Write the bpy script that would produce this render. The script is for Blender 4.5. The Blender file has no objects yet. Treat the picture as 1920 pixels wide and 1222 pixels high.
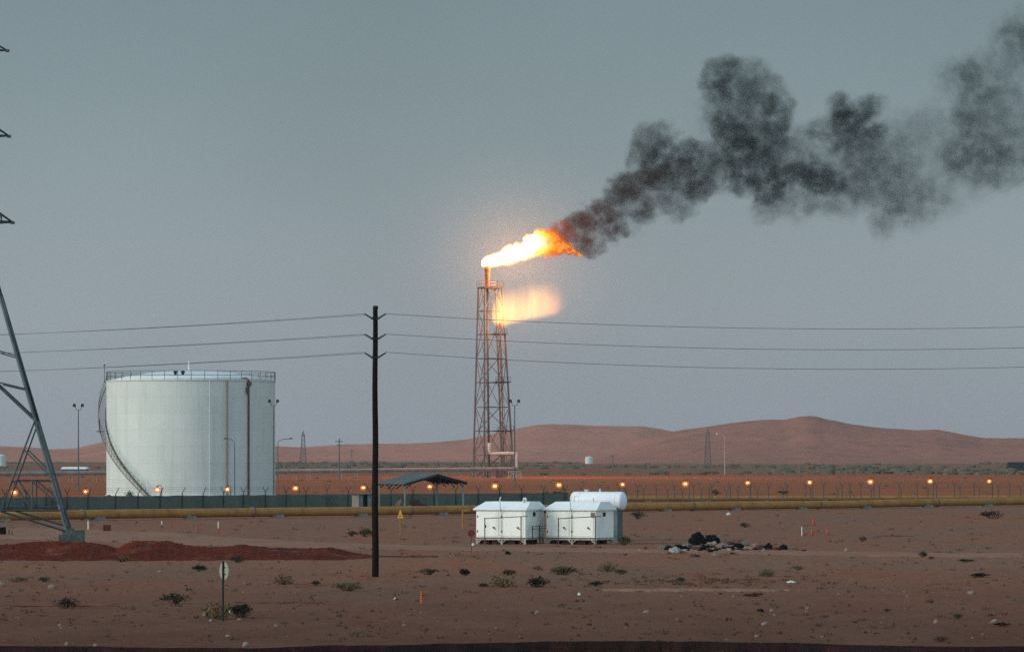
import bpy, math, random
from mathutils import Vector, Matrix, noise
R = math.radians
random.seed(11)
SC = bpy.context.scene
COL = SC.collection
F = 8000.0          # focal length in photo pixels (1920 wide)
HZ = 850.0          # photo row of the eye level
CAMH = 5.0

# ------------------------------------------------------------------ camera, sky, light, exposure
cam = bpy.data.objects.new('camera', bpy.data.cameras.new('camera'))
COL.objects.link(cam); SC.camera = cam
cam.location = (0, 0, CAMH); cam.rotation_euler = (R(90), 0, 0)
cam.data.sensor_width = 36.0
cam.data.lens = 36.0 * F / 1920
cam.data.shift_y = (HZ - 611) / 1920
cam.data.clip_start = 1.0; cam.data.clip_end = 20000

SUN_EL, SUN_AZ = R(21.0), R(246)          # azimuth clockwise from +Y: low, behind and to the left of the camera
w = bpy.data.worlds.new('World'); SC.world = w; w.use_nodes = True
nt = w.node_tree; nt.nodes.clear()
out = nt.nodes.new('ShaderNodeOutputWorld'); bg = nt.nodes.new('ShaderNodeBackground')
sky = nt.nodes.new('ShaderNodeTexSky'); sky.sky_type = 'NISHITA'; sky.sun_disc = False
sky.sun_elevation = SUN_EL; sky.sun_rotation = SUN_AZ
sky.air_density = 1.0; sky.dust_density = 2.5; sky.ozone_density = 2.0; sky.altitude = 600
tc = nt.nodes.new('ShaderNodeTexCoord'); sp = nt.nodes.new('ShaderNodeSeparateXYZ')
nt.links.new(tc.outputs['Generated'], sp.inputs[0])
mr = nt.nodes.new('ShaderNodeMapRange'); mr.inputs[1].default_value = 0.0; mr.inputs[2].default_value = 0.5
nt.links.new(sp.outputs[2], mr.inputs[0])
cr = nt.nodes.new('ShaderNodeValToRGB'); nt.links.new(mr.outputs[0], cr.inputs[0])
els = cr.color_ramp.elements
SKY = [(0.0, (.345, .385, .440)), (0.06, (.345, .398, .440)), (0.12, (.285, .352, .380)), (0.17, (.232, .303, .328)), (0.23, (.200, .270, .290)), (1.0, (.14, .20, .25))]
els[0].position, els[0].color = SKY[0][0], (*SKY[0][1], 1)
els[1].position, els[1].color = SKY[-1][0], (*SKY[-1][1], 1)
for p, c in SKY[1:-1]:
    e = els.new(p); e.color = (*c, 1)
sc_ = nt.nodes.new('ShaderNodeVectorMath'); sc_.operation = 'SCALE'; sc_.inputs[3].default_value = 0.06
nt.links.new(sky.outputs[0], sc_.inputs[0])
mx = nt.nodes.new('ShaderNodeMix'); mx.data_type = 'RGBA'; mx.inputs[0].default_value = 0.85     # dusty dusk air over the clear sky
nt.links.new(sc_.outputs[0], mx.inputs[6]); nt.links.new(cr.outputs[0], mx.inputs[7])
gl = nt.nodes.new('ShaderNodeMapRange'); gl.interpolation_type = 'SMOOTHSTEP'      # the western half of the sky, behind the camera, is still bright
for i_, k_ in ((1, .97), (2, -.40), (3, 1.0), (4, 3.3)): gl.inputs[i_].default_value = k_
nt.links.new(sp.outputs[1], gl.inputs[0])
gs = nt.nodes.new('ShaderNodeVectorMath'); gs.operation = 'SCALE'; nt.links.new(mx.outputs[2], gs.inputs[0]); nt.links.new(gl.outputs[0], gs.inputs[3])
dn = nt.nodes.new('ShaderNodeTexNoise'); dn.inputs['Scale'].default_value = 7.0; dn.inputs['Detail'].default_value = 3; nt.links.new(tc.outputs['Generated'], dn.inputs['Vector'])
dr_ = nt.nodes.new('ShaderNodeMapRange'); dr_.inputs[1].default_value = .3; dr_.inputs[2].default_value = .7; dr_.inputs[3].default_value = .93; dr_.inputs[4].default_value = 1.07; nt.links.new(dn.outputs['Fac'], dr_.inputs[0])
gs2 = nt.nodes.new('ShaderNodeVectorMath'); gs2.operation = 'SCALE'; nt.links.new(gs.outputs[0], gs2.inputs[0]); nt.links.new(dr_.outputs[0], gs2.inputs[3])     # uneven dust veil
nt.links.new(gs2.outputs[0], bg.inputs[0]); bg.inputs[1].default_value = 1.0
nt.links.new(bg.outputs[0], out.inputs[0])

sun = bpy.data.objects.new('sun', bpy.data.lights.new('sun', 'SUN')); COL.objects.link(sun)
sun.data.energy = 1.95; sun.data.angle = R(24); sun.data.color = (1.0, 0.94, 0.83)
sd = Vector((math.sin(SUN_AZ) * math.cos(SUN_EL), math.cos(SUN_AZ) * math.cos(SUN_EL), math.sin(SUN_EL)))
sun.rotation_euler = sd.to_track_quat('Z', 'Y').to_euler()

SC.view_settings.view_transform = 'Standard'; SC.view_settings.look = 'None'
SC.view_settings.exposure = 0.0; SC.view_settings.gamma = 1.0
SC.render.engine = 'CYCLES'
SC.cycles.max_bounces = 6; SC.cycles.diffuse_bounces = 2; SC.cycles.glossy_bounces = 2
SC.cycles.transparent_max_bounces = 24; SC.cycles.volume_bounces = 0
SC.cycles.sample_clamp_indirect = .6; SC.cycles.sample_clamp_direct = 2.4
SC.cycles.volume_max_steps = 256
SC.cycles.use_denoising = False

# ------------------------------------------------------------------ helpers
def P(x, y, d):
    """world point seen at photo pixel (x, y) at depth d"""
    return Vector(((x - 960) / F * d, d, CAMH - (y - HZ) / F * d))
def dep(y): return CAMH * F / (y - HZ)
def sm(a, b, x):
    t = min(1.0, max(0.0, (x - a) / (b - a))); return t * t * (3 - 2 * t)
def interp(pts, x):
    if x <= pts[0][0]: return pts[0][1]
    for (x0, y0), (x1, y1) in zip(pts, pts[1:]):
        if x <= x1: return y0 + (y1 - y0) * (x - x0) / (x1 - x0)
    return pts[-1][1]
def gz(x, y):
    """terrain height: gentle undulation"""
    return 0.05 * noise.noise((x * .09, y * .035, 1.7)) + 0.025 * noise.noise((x * .5, y * .2, 9.1))
def G(x, y):
    """ground point seen at photo pixel (x, y)"""
    p = P(x, y, dep(y)); p.z = gz(p.x, p.y); return p

class MB:
    def __init__(s): s.v, s.f, s.m = [], [], []
    def add(s, vs, fs, m=0):
        b = len(s.v); s.v += [tuple(v) for v in vs]; s.f += [tuple(i + b for i in f) for f in fs]; s.m += [m] * len(fs); return s
    def box(s, c, size, rz=0.0, m=0, taper=1.0):
        c = Vector(c); hx, hy, hz = [k / 2 for k in size]; ca, sa = math.cos(rz), math.sin(rz); vs = []
        for z, k in ((-hz, 1), (hz, taper)):
            for x, y in ((-hx, -hy), (hx, -hy), (hx, hy), (-hx, hy)):
                x *= k; y *= k
                vs.append((c.x + x * ca - y * sa, c.y + x * sa + y * ca, c.z + z))
        return s.add(vs, [(3, 2, 1, 0), (4, 5, 6, 7), (0, 1, 5, 4), (1, 2, 6, 5), (2, 3, 7, 6), (3, 0, 4, 7)], m)
    def tube(s, pts, r, n=8, m=0, cap=True):
        pts = [Vector(p) for p in pts]; rs = r if isinstance(r, (list, tuple)) else [r] * len(pts)
        t0 = (pts[1] - pts[0]).normalized()
        u = t0.orthogonal().normalized(); vs, fs = [], []
        for i, p in enumerate(pts):
            t = (pts[min(i + 1, len(pts) - 1)] - pts[max(i - 1, 0)]).normalized()
            u = (u - t * u.dot(t)).normalized(); v = t.cross(u)
            for k in range(n):
                a = 2 * math.pi * k / n
                vs.append(p + (u * math.cos(a) + v * math.sin(a)) * rs[i])
        for i in range(len(pts) - 1):
            for k in range(n):
                a, b = i * n + k, i * n + (k + 1) % n
                fs.append((a, b, b + n, a + n))
        if cap:
            fs.append(tuple(range(n - 1, -1, -1))); fs.append(tuple(range(len(vs) - n, len(vs))))
        return s.add(vs, fs, m)
    def bar(s, p, q, wd, m=0):
        return s.tube([p, q], wd * .7071, 4, m)
    def angle(s, p, q, wd, m=0):
        """an L-section steel member"""
        p, q = Vector(p), Vector(q); t = (q - p).normalized(); u = t.orthogonal().normalized(); v = t.cross(u); th = wd * .18
        prof = [(0, 0), (wd, 0), (wd, th), (th, th), (th, wd), (0, wd)]
        vs = [e + u * (a - wd * .35) + v * (b - wd * .35) for e in (p, q) for a, b in prof]
        fs = [(i, (i + 1) % 6, (i + 1) % 6 + 6, i + 6) for i in range(6)] + [(5, 4, 3, 2, 1, 0), (6, 7, 8, 9, 10, 11)]
        return s.add(vs, fs, m)
    def lathe(s, prof, n=32, c=(0, 0, 0), m=0):
        c = Vector(c); vs, fs = [], []
        for r, z in prof:
            for k in range(n):
                a = 2 * math.pi * k / n; vs.append((c.x + r * math.cos(a), c.y + r * math.sin(a), c.z + z))
        for i in range(len(prof) - 1):
            for k in range(n):
                a, b = i * n + k, i * n + (k + 1) % n; fs.append((a, b, b + n, a + n))
        fs.append(tuple(range(n - 1, -1, -1))); fs.append(tuple(range(len(vs) - n, len(vs))))
        return s.add(vs, fs, m)
    def blob(s, c, size, amp=.25, fr=1.6, seed=0, n=10, m=0, flat=-0.6):
        """a lumpy closed body (bag, rock, heap)"""
        c = Vector(c); vs, fs = [], []
        for i in range(n + 1):
            th = math.pi * i / n
            for k in range(n * 2):
                a = math.pi * k / n
                d = Vector((math.sin(th) * math.cos(a), math.sin(th) * math.sin(a), math.cos(th)))
                q = d * fr + Vector((seed * 7.3, seed * 1.9, 4.2))
                rr = 1 + amp * (noise.noise(q) + .5 * noise.noise(q * 2.3) + .3 * noise.noise(q * 4.7))
                d = d * rr; d.z = max(d.z, flat)
                vs.append((c.x + d.x * size[0] / 2, c.y + d.y * size[1] / 2, c.z + d.z * size[2] / 2))
        w_ = n * 2
        for i in range(n):
            for k in range(w_):
                a, b = i * w_ + k, i * w_ + (k + 1) % w_; fs.append((a, a + w_, b + w_, b))
        return s.add(vs, fs, m)
    def build(s, name, mats, parent=None, off=None, smooth=False, link=True):
        o_ = Vector(off) if off is not None else Vector((0, 0, 0))
        me = bpy.data.meshes.new(name)
        me.from_pydata([(v[0] - o_.x, v[1] - o_.y, v[2] - o_.z) for v in s.v], [], s.f)
        for mm in (mats if isinstance(mats, (list, tuple)) else [mats]): me.materials.append(mm)
        if any(s.m): me.polygons.foreach_set('material_index', s.m)
        if smooth: me.polygons.foreach_set('use_smooth', [True] * len(s.f))
        me.update()
        o = bpy.data.objects.new(name, me)
        COL.objects.link(o)
        if parent is not None: o.parent = parent
        elif off is not None: o.location = o_
        return o

def tag(o, label=None, cat=None, group=None, kind=None):
    if label: o['label'] = label
    if cat: o['category'] = cat
    if group: o['group'] = group
    if kind: o['kind'] = kind
    return o
def empty(name, loc, rz=0.0):
    o = bpy.data.objects.new(name, None); COL.objects.link(o); o.location = loc; o.rotation_euler = (0, 0, rz)
    o.empty_display_size = .3; return o
def kids(o): return [c for c in bpy.data.objects if c.parent == o]
def copy_tree(o, parent=None):
    c = o.copy(); COL.objects.link(c)
    if parent is not None: c.parent = parent
    for ch in kids(o):
        if ch is not c: copy_tree(ch, c)
    return c

# ------------------------------------------------------------------ materials
def mk(name, col, col2=None, rough=.8, scale=3.0, metal=0.0, bump=0.0, bscale=None, stretch=(1, 1, 1), lo=.35, hi=.65, coords='Object', detail=6):
    m = bpy.data.materials.new(name); m.use_nodes = True; t = m.node_tree
    b = t.nodes['Principled BSDF']; b.inputs['Roughness'].default_value = rough; b.inputs['Metallic'].default_value = metal
    b.inputs['Specular IOR Level'].default_value = .25
    if col2 is None: col2 = tuple(c * .72 for c in col)
    c = t.nodes.new('ShaderNodeTexCoord'); mp = t.nodes.new('ShaderNodeMapping'); mp.inputs['Scale'].default_value = stretch
    t.links.new(c.outputs[coords], mp.inputs[0])
    n = t.nodes.new('ShaderNodeTexNoise'); n.inputs['Scale'].default_value = scale; n.inputs['Detail'].default_value = detail
    n.inputs['Roughness'].default_value = .65
    t.links.new(mp.outputs[0], n.inputs['Vector'])
    r = t.nodes.new('ShaderNodeMapRange'); r.inputs[1].default_value = lo; r.inputs[2].default_value = hi
    t.links.new(n.outputs['Fac'], r.inputs[0])
    x = t.nodes.new('ShaderNodeMix'); x.data_type = 'RGBA'; x.inputs[6].default_value = (*col, 1); x.inputs[7].default_value = (*col2, 1)
    t.links.new(r.outputs[0], x.inputs[0]); t.links.new(x.outputs[2], b.inputs['Base Color'])
    if bump:
        n2 = t.nodes.new('ShaderNodeTexNoise'); n2.inputs['Scale'].default_value = bscale or scale * 4; n2.inputs['Detail'].default_value = 4
        t.links.new(mp.outputs[0], n2.inputs['Vector'])
        bp = t.nodes.new('ShaderNodeBump'); bp.inputs['Strength'].default_value = 1.0; bp.inputs['Distance'].default_value = bump
        t.links.new(n2.outputs['Fac'], bp.inputs['Height']); t.links.new(bp.outputs[0], b.inputs['Normal'])
    return m
def emit(name, col, strength):
    m = bpy.data.materials.new(name); m.use_nodes = True; t = m.node_tree; t.nodes.clear()
    o = t.nodes.new('ShaderNodeOutputMaterial'); e = t.nodes.new('ShaderNodeEmission')
    e.inputs[0].default_value = (*col, 1); e.inputs[1].default_value = strength
    t.links.new(e.outputs[0], o.inputs[0]); return m

def ground_mat(name, A, B, C, D, s1, s2, s3, bump=.03):
    """earth: broad patches of A and B, ragged patches of C, fine speckle D"""
    m = bpy.data.materials.new(name); m.use_nodes = True; t = m.node_tree; b = t.nodes['Principled BSDF']
    b.inputs['Roughness'].default_value = .95; b.inputs['Specular IOR Level'].default_value = .05
    g = t.nodes.new('ShaderNodeNewGeometry')
    def nz(sc, det=6, ro=.65, st=(1, 1, 1)):
        mp = t.nodes.new('ShaderNodeMapping'); mp.inputs['Scale'].default_value = st
        t.links.new(g.outputs['Position'], mp.inputs[0])
        n = t.nodes.new('ShaderNodeTexNoise'); n.inputs['Scale'].default_value = sc; n.inputs['Detail'].default_value = det; n.inputs['Roughness'].default_value = ro
        t.links.new(mp.outputs[0], n.inputs['Vector']); return n.outputs['Fac']
    def rng(s, a, bb):
        r = t.nodes.new('ShaderNodeMapRange'); r.inputs[1].default_value = a; r.inputs[2].default_value = bb; t.links.new(s, r.inputs[0]); return r.outputs[0]
    def mix(f, a, bb):
        x = t.nodes.new('ShaderNodeMix'); x.data_type = 'RGBA'
        for i, k in ((0, f), (6, a), (7, bb)):
            if isinstance(k, tuple): x.inputs[i].default_value = (*k, 1)
            else: t.links.new(k, x.inputs[i])
        return x.outputs[2]
    c = mix(rng(nz(s1, st=(1, .45, 1)), .38, .62), A, B)
    c = mix(rng(nz(s2, st=(1, .5, 1)), .54, .72), c, C)
    c = mix(rng(nz(s3, 3, .7), .50, .74), c, D)
    t.links.new(c, b.inputs['Base Color'])
    n2 = nz(s3 * .6, 5, .7); bp = t.nodes.new('ShaderNodeBump'); bp.inputs['Distance'].default_value = bump
    t.links.new(n2, bp.inputs['Height']); t.links.new(bp.outputs[0], b.inputs['Normal'])
    return m, mix, rng, nz, b, c, t

M = {}
M['galv'] = mk('galvanised_steel', (.10, .145, .15), (.055, .08, .085), .5, 2.0, .3)
M['pylon'] = mk('pylon_steel', (.095, .130, .138), (.055, .078, .084), .55, 2.0, .2)
M['galv_dark'] = mk('weathered_steel', (.040, .056, .060), (.022, .032, .035), .6, 2.0, .3)
M['wood'] = mk('creosoted_wood', (.014, .008, .0065), (.008, .005, .0045), .8, 3.0, stretch=(1, 1, .12), bump=.01)
M['wood_red'] = mk('old_brown_timber', (.16, .05, .03), (.07, .025, .015), .8, 4.0)
M['dark'] = mk('dark_metal', (.022, .028, .030), (.012, .015, .016), .6, 3.0)
M['insul'] = mk('insulator', (.045, .06, .06), (.03, .04, .04), .35, 5.0)
M['wire'] = mk('wire', (.06, .075, .08), (.05, .06, .065), .6, 2.0)
M['tank'] = mk('tank_paint', (.60, .66, .62), (.52, .585, .56), .6, .55, stretch=(1, 1, .35), lo=.3, hi=.75)
t_ = M['tank'].node_tree; b_ = t_.nodes['Principled BSDF']; src = b_.inputs['Base Color'].links[0].from_socket
tc_ = t_.nodes.new('ShaderNodeTexCoord'); sx_ = t_.nodes.new('ShaderNodeSeparateXYZ'); t_.links.new(tc_.outputs['Object'], sx_.inputs[0])
an = t_.nodes.new('ShaderNodeMath'); an.operation = 'ARCTAN2'; t_.links.new(sx_.outputs[1], an.inputs[0]); t_.links.new(sx_.outputs[0], an.inputs[1])
am = t_.nodes.new('ShaderNodeMath'); am.operation = 'MULTIPLY'; am.inputs[1].default_value = 10.06; t_.links.new(an.outputs[0], am.inputs[0])
cx = t_.nodes.new('ShaderNodeCombineXYZ'); t_.links.new(am.outputs[0], cx.inputs[0]); t_.links.new(sx_.outputs[2], cx.inputs[1])
bk = t_.nodes.new('ShaderNodeTexBrick'); t_.links.new(cx.outputs[0], bk.inputs['Vector'])
for k_, v_ in (('Scale', 1.0), ('Mortar Size', .03), ('Mortar Smooth', .4), ('Brick Width', 6.0), ('Row Height', 1.95), ('Bias', 0.0)): bk.inputs[k_].default_value = v_
bk.inputs['Color1'].default_value = (1, 1, 1, 1); bk.inputs['Color2'].default_value = (.95, .955, .95, 1); bk.inputs['Mortar'].default_value = (.84, .84, .82, 1)
mpn = t_.nodes.new('ShaderNodeMapping'); mpn.inputs['Scale'].default_value = (1.3, .07, 1); t_.links.new(cx.outputs[0], mpn.inputs[0])
nn = t_.nodes.new('ShaderNodeTexNoise'); nn.inputs['Scale'].default_value = 1.0; nn.inputs['Detail'].default_value = 5; t_.links.new(mpn.outputs[0], nn.inputs['Vector'])
rr_ = t_.nodes.new('ShaderNodeMapRange'); rr_.inputs[1].default_value = .5; rr_.inputs[2].default_value = .75; rr_.inputs[3].default_value = 1.0; rr_.inputs[4].default_value = .86; t_.links.new(nn.outputs['Fac'], rr_.inputs[0])
m1 = t_.nodes.new('ShaderNodeMix'); m1.data_type = 'RGBA'; m1.blend_type = 'MULTIPLY'; m1.inputs[0].default_value = 1; t_.links.new(src, m1.inputs[6]); t_.links.new(bk.outputs['Color'], m1.inputs[7])
vm = t_.nodes.new('ShaderNodeVectorMath'); vm.operation = 'SCALE'; t_.links.new(m1.outputs[2], vm.inputs[0]); t_.links.new(rr_.outputs[0], vm.inputs[3]); t_.links.new(vm.outputs[0], b_.inputs['Base Color'])
M['tank_roof'] = mk('tank_roof_paint', (.70, .76, .76), (.6, .66, .66), .6, .6)
M['olive'] = mk('olive_pipe', (.30, .25, .13), (.22, .17, .09), .6, 2.0)
M['stair'] = mk('tan_grey_stair', (.20, .20, .17), (.12, .12, .10), .7, 2.0)
M['maroon'] = mk('dark_red_pipe', (.17, .07, .065), (.10, .05, .05), .6, 2.0)
M['concrete'] = mk('concrete', (.25, .27, .25), (.14, .16, .15), .9, 4.0, bump=.01)
M['pipe_y'] = mk('ochre_pipe_paint', (.37, .178, .044), (.26, .098, .028), .6, .8, stretch=(1, 1, 1), lo=.42, hi=.7)
M['pipe_y2'] = mk('yellow_pipe_paint', (.36, .185, .050), (.27, .12, .036), .6, .8)
M['pipe_g'] = mk('grey_pipe', (.40, .33, .29), (.25, .21, .20), .6, .3)
M['pipe_w'] = mk('pale_pipe', (.62, .50, .40), (.50, .38, .30), .6, .5)
M['rust'] = mk('primer_red_steel', (.175, .130, .118), (.11, .088, .082), .75, 1.2)
M['stackp'] = mk('scorched_stack', (.30, .10, .04), (.16, .06, .03), .8, 1.5)
M['mesh_green'] = mk('green_windbreak_cloth', (.105, .125, .105), (.075, .095, .080), .9, .9, stretch=(1, 1, .5))
M['far_steel'] = mk('distant_steel', (.12, .135, .135), (.085, .095, .095), .7, 1.0)
M['post_dark'] = mk('dark_post_paint', (.030, .044, .040), (.020, .030, .028), .7, 3.0)
M['footing'] = mk('dirty_concrete', (.095, .115, .105), (.05, .065, .06), .95, 3.0, bump=.01)
M['post_green'] = mk('green_post_paint', (.065, .10, .085), (.045, .07, .06), .7, 3.0)
M['shed_w'] = mk('white_enamel', (.86, .88, .80), (.62, .62, .53), .6, 1.6, stretch=(1, 1, .35), lo=.48, hi=.85)
M['shed_r'] = mk('white_roof_sheet', (.80, .85, .84), (.72, .77, .76), .5, 1.2)
M['shed_frame'] = mk('cream_frame', (.50, .50, .43), (.30, .27, .22), .6, 3.0)
M['white_tank'] = mk('white_vessel_paint', (.80, .85, .88), (.70, .75, .78), .45, 1.0)
M['canopy'] = mk('grey_green_roof_sheet', (.085, .125, .125), (.060, .090, .090), .7, .8)
M['canopy_under'] = mk('purlins_underside_shade', (.02, .022, .026), (.012, .013, .015), .8, 2.0)
M['canopy_leg'] = mk('pale_green_post', (.20, .27, .24), (.12, .17, .15), .7, 2.0)
M['booth'] = mk('tan_render', (.36, .29, .24), (.28, .22, .18), .9, 2.0)
M['booth_dark'] = mk('booth_shade', (.008, .008, .009), (.005, .005, .006), .9, 2.0)
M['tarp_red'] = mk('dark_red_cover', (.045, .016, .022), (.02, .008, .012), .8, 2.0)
M['yellow'] = mk('sign_yellow', (.62, .40, .04), (.50, .28, .03), .5, 5.0)
M['yellow_d'] = mk('ochre_post_paint', (.36, .18, .035), (.26, .12, .025), .6, 5.0)
M['orange'] = mk('orange_plastic', (.55, .085, .022), (.42, .06, .018), .5, 5.0)
M['red'] = mk('red_paint', (.42, .04, .03), (.28, .03, .022), .6, 5.0)
M['sign_red'] = mk('sign_red', (.15, .014, .02), (.09, .010, .014), .5, 8.0)
M['sign_back'] = mk('pale_sign_back', (.29, .30, .24), (.22, .24, .19), .6, 4.0)
M['white'] = mk('white_paint', (.70, .70, .64), (.55, .54, .50), .7, 4.0)
M['bag'] = mk('black_plastic', (.006, .007, .008), (.003, .004, .004), .6, 6.0, bump=.02, bscale=9)
M['sheet'] = mk('white_plastic_sheet', (.33, .34, .32), (.19, .20, .19), .6, 5.0, bump=.03, bscale=8)
M['sack'] = mk('tan_sack', (.28, .20, .15), (.17, .11, .08), .9, 6.0, bump=.02, bscale=10)
M['rag'] = mk('grey_green_cloth', (.15, .165, .14), (.085, .095, .08), .9, 6.0, bump=.02, bscale=10)
M['rock'] = mk('pale_rock', (.25, .19, .15), (.16, .12, .095), .95, 8.0, bump=.01)
M['rock_dark'] = mk('dark_red_clod', (.09, .04, .03), (.05, .024, .02), .95, 8.0, bump=.01)
M['leaf_green'] = mk('shrub_green', (.105, .095, .030), (.050, .050, .020), .9, 6.0)
M['leaf_dark'] = mk('shrub_dark', (.040, .038, .020), (.020, .020, .012), .9, 6.0)
M['leaf_black'] = mk('shrub_black', (.010, .011, .010), (.006, .007, .007), .9, 6.0)
M['leaf_olive'] = mk('shrub_olive', (.16, .115, .042), (.085, .065, .028), .9, 6.0)
M['leaf_red'] = mk('shrub_rust', (.10, .05, .03), (.05, .028, .02), .9, 6.0)
M['twig'] = mk('dry_twig', (.05, .035, .025), (.03, .02, .015), .9, 8.0)

for k_ in ('wood', 'bag', 'dark'): M[k_].node_tree.nodes['Principled BSDF'].inputs['Specular IOR Level'].default_value = .06
# ------------------------------------------------------------------ ground, track, berm, verge, hills
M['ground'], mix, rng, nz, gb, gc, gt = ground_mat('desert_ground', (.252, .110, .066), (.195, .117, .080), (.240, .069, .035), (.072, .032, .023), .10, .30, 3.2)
# the open plain beyond the fence is redder sand; far off it turns to grey-green scrub land
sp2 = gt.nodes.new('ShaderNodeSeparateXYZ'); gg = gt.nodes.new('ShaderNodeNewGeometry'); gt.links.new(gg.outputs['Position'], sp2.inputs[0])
c = mix(rng(sp2.outputs[1], 400, 470), gc, mix(rng(nz(.03), .4, .6), (.302, .094, .038), (.238, .090, .045)))
c = mix(rng(sp2.outputs[1], 960, 1080), c, mix(rng(nz(.012), .42, .6), (.165, .095, .056), (.225, .102, .060)))
c = mix(rng(sp2.outputs[1], 190, 112), c, mix(rng(nz(.25, st=(1, .5, 1)), .4, .62), (.109, .048, .030), (.131, .065, .042)))  # lens vignette painted into the soil colour, darker towards the camera
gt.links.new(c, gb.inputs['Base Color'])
M['track'] = ground_mat('pale_track_dirt', (.278, .157, .108), (.240, .132, .087), (.223, .104, .066), (.167, .087, .056), .3, .8, 4.0, .02)[0]
M['berm'] = ground_mat('red_soil', (.131, .023, .011), (.083, .016, .009), (.174, .074, .042), (.039, .012, .009), .5, .8, 2.4, .05)[0]
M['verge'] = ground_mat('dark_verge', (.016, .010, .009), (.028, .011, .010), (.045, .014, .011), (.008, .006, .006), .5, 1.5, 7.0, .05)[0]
M['hills'] = ground_mat('hill_sand', (.516, .206, .142), (.396, .172, .120), (.284, .142, .099), (.189, .107, .077), .008, .028, .12, 0.0)[0]
M['hills2'] = ground_mat('hill_sand_near', (.387, .155, .107), (.292, .129, .090), (.206, .112, .077), (.138, .082, .060), .009, .03, .13, 0.0)[0]

EDGE = [(-300, 1212), (0, 1211), (130, 1212), (300, 1216), (480, 1218), (640, 1213), (740, 1211), (950, 1206), (1150, 1203), (1300, 1203), (1500, 1206), (1640, 1209), (1740, 1213), (1920, 1212), (2300, 1210)]
def edge(t):
    px = 960 + t * F
    return dep(interp(EDGE, px)) + .35 * noise.noise((px * .02, 0, 3)) + .25 * noise.noise((px * .09, 0, 8))
def ground_sheet():
    rows = [-450, -100, 12, 40, 70, 90, 100, 104, 106]
    d = 106.0
    while d < 470: rows.append(d); d *= 1.0034
    while d < 2400: rows.append(d); d *= 1.012
    while d < 5100: rows.append(d); d *= 1.05
    ts = [-.9, -.6, -.4, -.25, -.19, -.16] + [-.14 + .28 * i / 330 for i in range(331)] + [.16, .19, .25, .4, .6, .9]
    vs, fs = [], []
    for d in rows:
        for t in ts:
            x = t * (d if d >= 12 else 900)
            z = gz(x, d)
            if 106 < d < 620:
                k = 1 - sm(420, 620, d)
                z += k * (.030 * noise.noise((x * 1.3, d * .8, 4)) + .022 * noise.noise((x * 4, d * 2.2, 2)))
            if d < 130:
                z -= .75 * (1 - sm(-1.1, 0.15, d - edge(t)))
            vs.append((x, d, z))
    n = len(ts)
    for i in range(len(rows) - 1):
        for k in range(n - 1):
            a = i * n + k; fs.append((a, a + 1, a + 1 + n, a + n))
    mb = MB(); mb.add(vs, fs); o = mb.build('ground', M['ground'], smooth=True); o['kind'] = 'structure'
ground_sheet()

def verge():
    mb = MB(); vs, fs = [], []; n = 240
    prof = [(.22, .012), (-.08, .015), (-.35, -.10), (-.75, -.42), (-1.2, -.63), (-2.2, -.69), (-6, -.70), (-25, -.70)]
    for k in range(n + 1):
        t = -.16 + .32 * k / n; e = edge(t)
        for i, (dy, z) in enumerate(prof):
            y = e + dy + (.10 * noise.noise((k * .9, i, 5)) if i < 5 else 0); x = t * y
            vs.append((x, y, gz(x, y) + z + (.05 * noise.noise((k * .7, i * 2., 1)) if 1 < i < 6 else 0)))
    m = len(prof)
    for k in range(n):
        for i in range(m - 1):
            a = k * m + i; fs.append((a, a + 1, a + 1 + m, a + m))
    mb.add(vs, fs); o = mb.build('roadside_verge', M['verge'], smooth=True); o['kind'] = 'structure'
verge()

def strip(name, cl, mat, seed, lift=.022, na=200, nb=9):
    """dirt strip following (x, y_top, y_bottom) in photo rows, laid on the terrain"""
    vs, fs = [], []
    x0, x1 = cl[0][0], cl[-1][0]
    for k in range(na + 1):
        x = x0 + (x1 - x0) * k / na
        yt = interp([(a, b) for a, b, c in cl], x) + 1.6 * noise.noise((x * .03, seed, 0)) + .8 * noise.noise((x * .12, seed, 2))
        yb = interp([(a, c) for a, b, c in cl], x) + 1.6 * noise.noise((x * .035, seed, 7)) + .8 * noise.noise((x * .14, seed, 4))
        yb = max(yb, yt + .6)
        for i in range(nb + 1):
            y = yt + (yb - yt) * i / nb
            q = G(x, y); q.z += lift + .03
            if i in (0, nb): q.z -= .06
            vs.append(q)
    m = nb + 1
    for k in range(na):
        for i in range(nb):
            a = k * m + i; fs.append((a, a + 1, a + 1 + m, a + m))
    mb = MB(); mb.add(vs, fs); o = mb.build(name, mat, smooth=True); o['kind'] = 'structure'
strip('dirt_track', [(-120, 986, 1006), (120, 990, 1013), (300, 997, 1020), (430, 1006, 1025), (600, 1016, 1027), (700, 1019, 1029), (900, 1024.5, 1032), (1200, 1029, 1036), (1500, 1033.5, 1040), (1800, 1036, 1043), (2400, 1040, 1047)], M['track'], 1)
strip('dirt_track', [(1130, 1104, 1106), (1250, 1104, 1108), (1390, 1105.5, 1108.5), (1480, 1107, 1108.5)], M['track'], 2, na=90, nb=5)

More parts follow.
